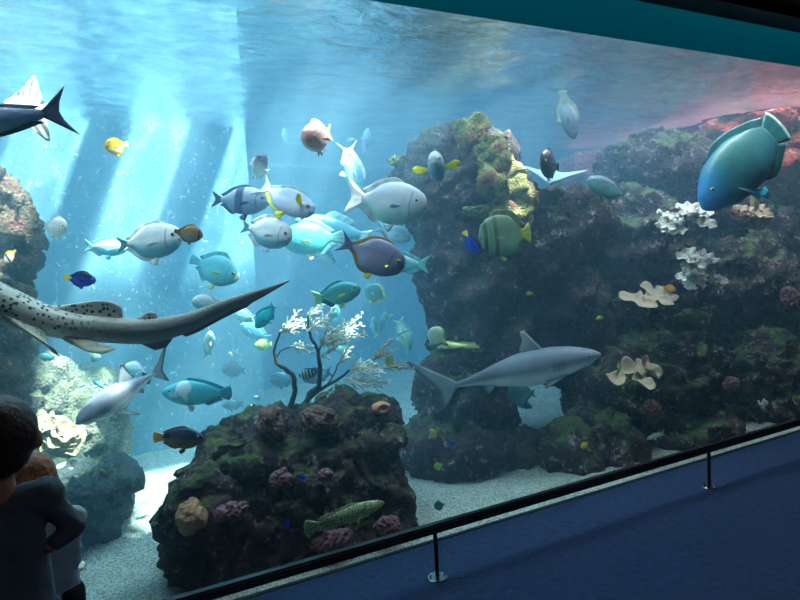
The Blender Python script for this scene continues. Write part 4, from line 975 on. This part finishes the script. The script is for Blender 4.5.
twigs((320, 346), [(345, 322), (361, 316), (352, 331), (365, 334), (340, 338), (345, 344), (330, 316)], ln=10)
twigs((326, 340), [(340, 326), (350, 322), (362, 325), (356, 336)], ln=8)
twigs((322, 356), [(334, 349), (330, 358), (340, 342)], ln=6)
twigs((338, 364), [(347, 349), (353, 356), (345, 360), (352, 347)], ln=7)
twigs((350, 370), [(370, 359), (378, 364), (388, 366), (372, 371), (362, 361), (383, 372)], ln=10)
twigs((345, 378), [(372, 386), (387, 381), (378, 377), (363, 388), (356, 384), (383, 388)], ln=10)
twigs((372, 360), [(391, 339), (398, 349), (385, 350)], M_TWIG2, ln=6)
twigs((385, 368), [(408, 360), (414, 369), (400, 367)], M_TWIG2, ln=5)
twigs((325, 402), [(334, 388), (342, 392), (346, 386)], ln=6)

def ruffle_acc(ac, c, R_, nrm, waves=7, amp=.25, cup=.2, asp=1.0, spin=0.0, seed=0, th=.006, lob=.18):
    nv = Vector(nrm).normalized(); a = nv.orthogonal().normalized(); b = nv.cross(a)
    nr, na = 7, 56
    for side in (0, 1):
        V = []; F = []
        for i in range(nr+1):
            t = i/nr
            for k in range(na):
                an = 2*pi*k/na
                rr = R_*t*(1+lob*sin(waves*.5*an+seed)+lob*.7*noise.noise(Vector((cos(an)*2+seed, sin(an)*2, seed))))
                z = R_*(cup*t*t+amp*t*t*sin(waves*an+seed*2)*(.6+.4*noise.noise(Vector((an, seed, 0)))))
                V.append(Vector(c)+(a*cos(an+spin)*asp+b*sin(an+spin))*rr+nv*(z-side*th*(1.25-t)))
        for i in range(nr):
            for k in range(na):
                q = (i*na+k, i*na+(k+1) % na, (i+1)*na+(k+1) % na, (i+1)*na+k)
                F.append(q if side == 0 else q[::-1])
        base = len(ac.V); ac.add(V, F)
        if side == 0: b0_ = base
        else:
            for k in range(na):
                k2 = (k+1) % na
                ac.F.append((b0_+nr*na+k, b0_+nr*na+k2, base+nr*na+k2, base+nr*na+k))
def coral(name, label, plates, mat, cat='coral'):
    ac = Acc()
    for i, (px, py, Y, rpx, nrm, kw) in enumerate(plates):
        ruffle_acc(ac, at(px, py, Y), rpx*mpp(px, py, Y), nrm, seed=i*1.7+len(name)*.3, **kw)
    o = link(name, ac.mesh(name), None, mat); return tag(o, label, cat)
rc_ = random.Random(3)
def cluster(cx, cy, w, h, Y, n, r, tilt=(-.2, -.7, .8), **kw):
    return [(cx+rc_.uniform(-w, w), cy+rc_.uniform(-h, h), Y+rc_.uniform(-.06, .04), r*rc_.uniform(.6, 1.2), (tilt[0]+rc_.uniform(-.4, .4), tilt[1]+rc_.uniform(-.3, .3), tilt[2]), dict(kw)) for _ in range(n)]
RF = dict(waves=6, amp=.3, cup=.25)
coral('ruffled_coral', 'cluster of whitish ruffled coral plates under the snout of the big teal wrasse', cluster(670, 224, 9, 8, 3.35, 7, 10, **RF)+cluster(697, 216, 12, 7, 3.3, 8, 9, **RF)+cluster(685, 212, 6, 5, 3.35, 3, 8, **RF), M_CREAM)
coral('ruffled_coral', 'cream frilled coral head in the middle of the right reef, below the whitish plates', cluster(700, 262, 13, 6, 3.25, 12, 9, **RF)+cluster(690, 274, 10, 8, 3.25, 6, 8, **RF)+cluster(722, 275, 4, 8, 3.25, 4, 6, **RF)+cluster(694, 288, 8, 3, 3.25, 3, 5, **RF), M_CREAM)
coral('tube_sponge_base_coral', 'pinkish ruffled coral around the foot of the upright tan sponge', cluster(752, 213, 16, 3, 3.2, 14, 8, **RF), M_TAN)
coral('leather_coral', 'broad tan leathery coral plate under the orange-yellow fish', [
    (638, 301, 3.3, 15, (-.1, -.5, .85), dict(waves=5, amp=.15, cup=.2, lob=.3)), (655, 297, 3.3, 15, (-.1, -.6, .8), dict(waves=7, amp=.15, cup=.2, lob=.3)), (668, 298, 3.28, 9, (-.1, -.6, .7), dict(waves=5, amp=.2, cup=.2, lob=.3))], M_TAN)
coral('leather_coral', 'group of four overlapping cupped tan leather corals behind the tip of the grey reef shark', [
    (617, 380, 3.15, 11, (-.1, -.4, .9), dict(waves=3, amp=.3, cup=.5, lob=.3)), (634, 372, 3.2, 12, (-.2, -.6, .7), dict(waves=3, amp=.35, cup=.6, lob=.3)), (648, 370, 3.15, 11, (.2, -.7, .6), dict(waves=3, amp=.35, cup=.6, lob=.3)), (640, 382, 3.1, 13, (.1, -.5, .8), dict(waves=3, amp=.3, cup=.4, lob=.3))], M_TAN)
coral('lace_coral', 'terraced tan lace coral on the pale reef right behind the taller child', cluster(50, 428, 10, 8, 4.25, 8, 13, (.2, -.7, .8), **RF)+cluster(65, 438, 9, 8, 4.2, 9, 11, (.2, -.7, .8), **RF)+cluster(50, 448, 14, 7, 4.2, 8, 12, (.2, -.7, .8), **RF), M_LACE)
coral('table_coral', 'bright white coral table lying at the ledge below the tan lace coral', [(80, 470, 4.0, 15, (.1, -.2, 1), dict(waves=9, amp=.12, cup=.05)), (64, 468, 4.0, 10, (.1, -.2, 1), dict(waves=7, amp=.12, cup=.05))], M_CREAM)
coral('table_coral', 'flat coral table jutting right from the crest of the middle pillar', [(490, 139, 3.8, 13, (.1, -.15, 1), dict(waves=8, amp=.10, cup=.1)), (503, 137, 3.8, 7, (.1, -.15, 1), dict(waves=5, amp=.12, cup=.1))], M_LACE)
coral('table_coral', 'flat yellow-edged coral ledge above the tail of the grey reef shark', [(462, 345, 3.6, 17, (.05, -.1, 1), dict(waves=8, amp=.05, cup=.02)), (445, 347, 3.6, 8, (.05, -.1, 1), dict(waves=8, amp=.08, cup=.02))], M_OLIVE)
# fallen white rock on the sand
def blob(name, label, cat, px, py, Y, rx, ry, rz, mat, amp=.25, sz=.06, seed=0, parent=None, cupd=0.0):
    bm = bmesh.new(); bmesh.ops.create_icosphere(bm, subdivisions=5, radius=1.0)
    c = at(px, py, Y); k = mpp(px, py, Y)
    for v in bm.verts:
        d = v.co.normalized(); q = Vector((d.x*rx*k, d.y*ry, d.z*rz*k))
        n_ = 1+amp*noise.noise(q/sz+Vector((seed, 0, 0)))+amp*.6*(1-2*abs(noise.noise(q/(sz*.4)+Vector((seed, 5, 0)))))
        if cupd and d.y < 0: n_ *= 1-cupd*max(0, 1-(d.x**2+d.z**2)*2.2)
        v.co = q*n_
    me = bm_mesh(name, bm, True); o = link(name, me, parent, mat); o.location = c
    if label: tag(o, label, cat)
    return o
blob('coral_rubble', 'pale lump of coral rubble on the sand beside the smaller child', 'rubble', 73, 567, 3.45, 10, .05, 5, M_CREAM, .3, .05, 2)
blob('brain_coral', 'elongated orange-tan brain coral at the left foot of the island rock', 'coral', 191, 516, 3.0, 12, .06, 15, M_BRAIN, .35, .08, 3)
blob('cup_coral', 'round orange cup coral on the top right corner of the island rock', 'coral', 381, 407, 3.28, 9, .05, 5.5, M_ORNG, .12, .08, 4, cupd=.8)
blob('brown_sponge', 'knobbly brown sponge left of the sea fan stems', 'sponge', 271, 424, 3.22, 12, .10, 15, M_BROWN, .35, .06, 5)
blob('brown_sponge', 'knobbly brown sponge right of the sea fan stems', 'sponge', 319, 418, 3.22, 17, .10, 10, M_BROWN, .35, .06, 6)
blob('crust_coral', 'dull pink crust beside the upper blue damselfish on the island rock', 'coral', 282, 478, 2.96, 9, .04, 9, M_PINK, .5, .05, 7)
blob('crust_coral', 'small dull pink knob in the right of the island rock face', 'coral', 325, 474, 2.96, 6, .03, 6, M_PINK, .4, .05, 8)
blob('crust_coral', 'wide pink crust under the spotted resting fish', 'coral', 333, 539, 2.96, 18, .04, 8, M_PINK, .5, .05, 9)
blob('crust_coral', 'pinkish crust on the left of the island rock below the knobbly shoulder', 'coral', 232, 511, 2.96, 13, .04, 8, M_PINK, .5, .05, 10)
blob('crust_coral', 'pink crust at the lower right edge of the island rock', 'coral', 388, 526, 2.96, 11, .04, 8, M_PINK, .5, .05, 12)
blob('tube_sponge', 'upright tan tube sponge below the fins of the big teal wrasse', 'sponge', 755, 198, 3.2, 5, .03, 16, M_TAN, .15, .06, 11)

for (lab, px, py, Y, rx, rz, mt, sd) in [
    ('pink crust low at the far right of the reef just above the handrail', 782, 418, 3.1, 13, 5, M_PINK, 21),
    ('pink upright crust on the right reef above the white sprigs', 775, 372, 3.15, 7, 11, M_PINK, 22),
    ('reddish crust at the right edge level with the tan leather coral plate', 790, 300, 3.2, 9, 10, M_PINK, 23),
    ('dusky pink crust between the cupped tan corals and the white sprigs', 728, 385, 3.2, 12, 6, M_PINK, 24),
    ('brown knob on the reef straight below the cupped tan corals', 652, 412, 3.2, 8, 9, M_BROWN, 25)]:
    blob('crust_coral', lab, 'coral', px, py, Y, rx, .05, rz, mt, .5, .06, sd)
def sprig(name, label, px, py, Y, r_, mat, n=12, seed=0):
    q = random.Random(seed); ac = Acc(); k = mpp(px, py, Y); c = at(px, py, Y)
    for i in range(n):
        a = q.uniform(.1, pi-.1); l = r_*k*q.uniform(.6, 1.1); y = q.uniform(-.5, .5)
        d = Vector((cos(a), y-.3, sin(a))).normalized(); m_ = c+d*l*.55; e_ = c+d*l+Vector((q.uniform(-.01, .01), 0, .008))
        ac.tube([c-d*.01, m_, e_], [.008, .007, .004], 6)
        for s in (-1, 1):
            t = (d+Vector((s*.7, 0, .2))).normalized(); ac.tube([m_, m_+t*l*.4], [.006, .003], 6)
    o = link(name, ac.mesh(name), None, mat); return tag(o, label, 'coral')
sprig('branching_coral', 'left one of two white branching coral sprigs low at the far right above the handrail', 762, 407, 3.1, 9, M_CREAM, 14, 1)
sprig('branching_coral', 'right one of two white branching coral sprigs low at the far right above the handrail', 784, 404, 3.1, 8, M_CREAM, 12, 2)
sprig('branching_coral', 'dark olive branching tuft on the left shoulder of the middle pillar', 396, 166, 4.05, 10, M_OLIVE, 16, 3)
sprig('branching_coral', 'short dark sprig standing up from the ledge of the blue-grey mushroom rock', 107, 474, 3.95, 10, M_OLIVE, 6, 4)
blob('green_algae', 'green tufted algae shelf on the pillar just left of the green batfish', 'algae', 478, 212, 3.72, 13, .08, 5, M_OLIVE, .5, .05, 31)
blob('green_algae', 'green algae shelf on the right reef below the tan leather coral plate', 'algae', 690, 316, 3.3, 14, .07, 5, M_OLIVE, .5, .05, 32)
# ------------------------------------------------------------------ handrail
M_RAIL = simple('black_rail', (0.008, 0.008, 0.010), 0.28, 0.0, 0.5)
M_CHROME = simple('brushed_steel', (0.75, 0.74, 0.72), 0.22, 1.0)
M_GROOVE = simple('rail_groove', (0.05, 0.035, 0.03), 0.6)
RY = 2.368
hr = empty('handrail', (0, RY, 0)); tag(hr, 'low black handrail on thin posts running along the foot of the aquarium window', 'rail')
bm = bmesh.new(); bm_box(bm, -4.4, 9.3, -.022, .022, .218, .262, .008); link('rail', bm_mesh('rail', bm), hr, M_RAIL)
bm = bmesh.new(); bm_box(bm, -4.4, 9.3, -.0245, -.021, .237, .242); link('groove', bm_mesh('groove', bm), hr, M_GROOVE)
for i, x in enumerate((-2.54, -.62, 1.30, 3.22, 5.14, 7.06)):
    ac = Acc(); ac.tube([(x, 0, .004), (x, 0, .225)], [.0105, .0105], 14)
    p = link('post', ac.mesh('post', False), hr, M_RAIL)
    ac = Acc(); ac.tube([(x, 0, .0), (x, 0, .004), (x, 0, .0065)], [.047, .047, .044], 28)
    link('base_flange', ac.mesh('base_flange', False), p, M_CHROME)
    for dx, dy in ((-.03, .012), (.03, -.012)):
        ac = Acc(); ac.tube([(x+dx, dy, .006), (x+dx, dy, .016), (x+dx, dy, .020)], [.006, .006, .004], 10)
        link('bolt', ac.mesh('bolt', False), p, M_CHROME)
box('window_1_sill_seal', -4.4, 9.3, 2.676, 2.70, 0.0, 0.004, M_BLACK, None, 0, 'structure')

# ------------------------------------------------------------------ children at the glass
M_SKIN = simple('skin', c_(205, 150, 125), 0.55)
M_SHIRT = simple('pale_blue_shirt', c_(96, 110, 118), 0.9, bump=.3, bscale=25)
M_JEANS = simple('jeans', c_(35, 60, 85), 0.9, bump=.4, bscale=200)
M_HAIRD = simple('dark_hair', c_(60, 42, 34), 0.5, bump=.8, bscale=60, vary=.4)
M_HAIRB = simple('blond_hair', c_(190, 120, 80), 0.55, bump=.8, bscale=60, vary=.3)
M_SHIRT2 = simple('grey_shirt', c_(170, 185, 190), 0.9, bump=.3, bscale=25)
M_SHORTS = simple('black_shorts', c_(20, 24, 32), 0.9)
M_SHOE = simple('shoe', c_(40, 40, 48), 0.7)
def chain_mesh(name, chains, mat, parent, voxel=.009, smooth=6, wr=0.0, seed=0, ell=()):
    bm = bmesh.new()
    for ch in chains:
        for (p0, ra), (p1, rb) in zip(ch[:-1], ch[1:]):
            p0 = Vector(p0); p1 = Vector(p1); n = max(2, int((p1-p0).length/(min(ra, rb)*.3))+1)
            for i in range(n):
                t = i/(n-1)
                bmesh.ops.create_icosphere(bm, subdivisions=2, radius=ra+(rb-ra)*t, matrix=Matrix.Translation(p0.lerp(p1, t)))
    for c, r3 in ell:
        bmesh.ops.create_icosphere(bm, subdivisions=3, radius=1.0, matrix=Matrix.Translation(Vector(c)) @ Matrix.Diagonal((*r3, 1)))
    me = bpy.data.meshes.new(name); bm.to_mesh(me); bm.free()
    ob = bpy.data.objects.new(name, me); COL.objects.link(ob)
    md = ob.modifiers.new('r', 'REMESH'); md.mode = 'VOXEL'; md.voxel_size = voxel
    md = ob.modifiers.new('s', 'SMOOTH'); md.iterations = smooth; md.factor = .6
    bpy.context.view_layer.update()
    me2 = bpy.data.meshes.new_from_object(ob.evaluated_get(bpy.context.evaluated_depsgraph_get()))
    bpy.data.objects.remove(ob)
    if wr:
        nn = [v.normal.copy() for v in me2.vertices]
        for v, n in zip(me2.vertices, nn):
            q = v.co; v.co = v.co+n*wr*(1-2*abs(noise.noise(Vector((q.x*9+seed, q.y*9, q.z*22+q.x*14)))))
    for p in me2.polygons: p.use_smooth = True
    me2.materials.clear()
    if parent is not None:
        for v in me2.vertices: v.co = v.co-parent.location
    return link(name, me2, parent, mat)
def child(base_pt, H, names, label, mats, elbow, wrist, hand, head_off=(0, 0), bun=True, wr=.003, shoulder=None):
    """a standing child seen from behind; sizes follow the height H"""
    x0, y0 = base_pt
    e = empty('person', (x0, y0, 0)); tag(e, label, 'person')
    k = H/1.2
    hx, hy = x0+head_off[0], y0+head_off[1]
    hc = Vector((hx, hy, H-.098*k))
    nk = Vector((x0+head_off[0]*.5, y0+head_off[1]*.3-.01*k, H-.225*k))
    skin, shirt, pants, hair = mats
    sh = shoulder or Vector((x0+.115*k, y0, H-.275*k)); sl = Vector((x0-.115*k, y0, H-.275*k))
    eL = Vector((x0-.17*k, y0-.01, H-.43*k)); wL = Vector((x0-.16*k, y0+.06*k, H-.57*k)); hL = wL+Vector((.005, .02, -.05*k))
    hipR = Vector((x0+.055*k, y0, H*.50)); hipL = Vector((x0-.055*k, y0, H*.50))
    knR = hipR+Vector((.005, .0, -H*.24)); knL = hipL+Vector((-.005, .01, -H*.24))
    anR = Vector((x0+.065*k, y0-.01, .06*k)); anL = Vector((x0-.065*k, y0+.01, .06*k))
    # body: head, neck, trunk, arms with five fingers, legs: one continuous surface
    ch = [[(nk+Vector((0, 0, .05*k)), .036*k), (nk, .038*k), (Vector((x0, y0, H-.28*k)), .05*k), (Vector((x0, y0, H-.5*k)), .06*k), (Vector((x0, y0, H*.52)), .065*k)],
          [(sh, .03*k), (elbow, .022*k), (wrist, .017*k), (hand, .018*k)], [(sl, .03*k), (eL, .022*k), (wL, .017*k), (hL, .018*k)],
          [(hipR, .05*k), (knR, .036*k), (anR, .024*k)], [(hipL, .05*k), (knL, .036*k), (anL, .024*k)]]
    for hd, wv in ((hand, (hand-wrist).normalized()), (hL, (hL-wL).normalized())):
        sdv = wv.cross(Vector((0, 1, 0))).normalized()
        for i, (o_, ln) in enumerate(((-1.5, .036), (-.5, .044), (.5, .041), (1.5, .032))):
            b_ = hd+sdv*o_*.0095*k+wv*.010*k
            ch.append([(b_, .0062*k), (b_+wv*ln*.5*k+Vector((0, .003, 0)), .0058*k), (b_+wv*ln*k+Vector((0, .012*k, -.004)), .0050*k)])
        b_ = hd-sdv*.014*k-wv*.006*k
        ch.append([(b_, .0075*k), (b_-sdv*.018*k+wv*.014*k, .0068*k), (b_-sdv*.020*k+wv*.030*k, .0058*k)])
    face = Vector((.25, 1, .05)).normalized(); sdf = face.cross(Vector((0, 0, 1))).normalized()
    ell = [(hc, (.070*k, .082*k, .092*k)), (hc+face*.022*k+Vector((0, 0, -.045*k)), (.046*k, .05*k, .045*k)), (hc+face*.088*k+Vector((0, 0, -.015*k)), (.010*k, .014*k, .016*k)),
           (hc+sdf*.076*k+Vector((0, 0, -.012*k)), (.010*k, .017*k, .026*k)), (hc-sdf*.076*k+Vector((0, 0, -.012*k)), (.010*k, .017*k, .026*k)),
           (hc+face*.080*k+Vector((0, 0, -.052*k)), (.018*k, .008*k, .006*k))]
    chain_mesh('body', ch, skin, e, .0065, 2, ell=ell)
    for s in (1, -1):
        ac = Acc(); c0 = hc+face*.079*k+sdf*s*.028*k+Vector((0, 0, .006*k)); ac.tube([c0, c0+face*.004*k], [.009*k, .006*k], 10); add_child(ac, 'eye', e, M_EYE)
    # hair
    he = [(hc-face*.012*k+Vector((0, 0, .014*k)), (.078*k, .086*k, .090*k)), (hc-face*.035*k+Vector((0, 0, -.03*k)), (.066*k, .055*k, .055*k))]
    if bun: he.append((hc-face*.095*k-Vector((.02, 0, -.012*k)), (.030*k, .028*k, .028*k)))
    h = chain_mesh('hair', [], hair, e, .006, 1, ell=he, wr=.0035, seed=3)
    # shirt with sleeves
    sc_ = [[(Vector((x0, y0, H-.262*k)), .052*k), (Vector((x0, y0, H-.33*k)), .072*k), (Vector((x0, y0, H-.50*k)), .078*k), (Vector((x0, y0, H*.50)), .086*k)],
           [(sl+Vector((.01, 0, 0)), .040*k), (eL, .033*k), (wL, .026*k)], [(sh-Vector((.01, 0, 0)), .035*k), (elbow, .026*k), (wrist.lerp(elbow, .22), .022*k)],
           [(Vector((x0-.05*k, y0, H-.32*k)), .06*k), (Vector((x0-.04*k, y0, H*.51)), .074*k)], [(Vector((x0+.05*k, y0, H-.32*k)), .06*k), (Vector((x0+.045*k, y0, H*.51)), .074*k)],
           [(sl, .045*k), (Vector((x0, y0, H-.285*k)), .055*k), (sh, .045*k)]]
    chain_mesh('shirt', sc_, shirt, e, .008, 5, wr=wr, seed=1)
    chain_mesh('trousers', [[(hipR+Vector((0, 0, .03)), .078*k), (knR, .052*k), (anR+Vector((0, 0, .04*k)), .043*k)], [(hipL+Vector((0, 0, .03)), .078*k), (knL, .052*k), (anL+Vector((0, 0, .04*k)), .043*k)]], pants, e, .009, 4, wr=.003)
    for s in (anR, anL):
        chain_mesh('shoe', [[(Vector((s.x, s.y-.03*k, .036*k)), .034*k), (Vector((s.x, s.y+.09*k, .030*k)), .028*k)]], M_SHOE, e, .008, 2)
    return e
KY = 1.75
b0 = at(-7, 520, KY); H1 = at(5, 397, KY).z
sh1 = at(46, 494, KY)
child((b0.x, b0.y), H1, None, 'taller child with dark tied-up hair and pale long-sleeved shirt, elbow out, at the lower left', (M_SKIN, M_SHIRT, M_JEANS, M_HAIRD),
      at(75, 526, KY-.02), at(52, 546, KY-.03), at(46, 547, KY-.02), (at(4, 440, KY).x-b0.x, 0.0), True, .003, sh1)
KY2 = 2.08
b2 = at(42, 560, KY2); H2 = at(36, 452, KY2).z
child((b2.x, b2.y), H2, None, 'smaller fair-haired child in a wrinkled grey shirt between the taller child and the glass', (M_SKIN, M_SHIRT2, M_SHORTS, M_HAIRB),
      at(74, 560, KY2-.01), at(62, 585, KY2+.05), at(58, 592, KY2+.06), (0, 0), False, .005)
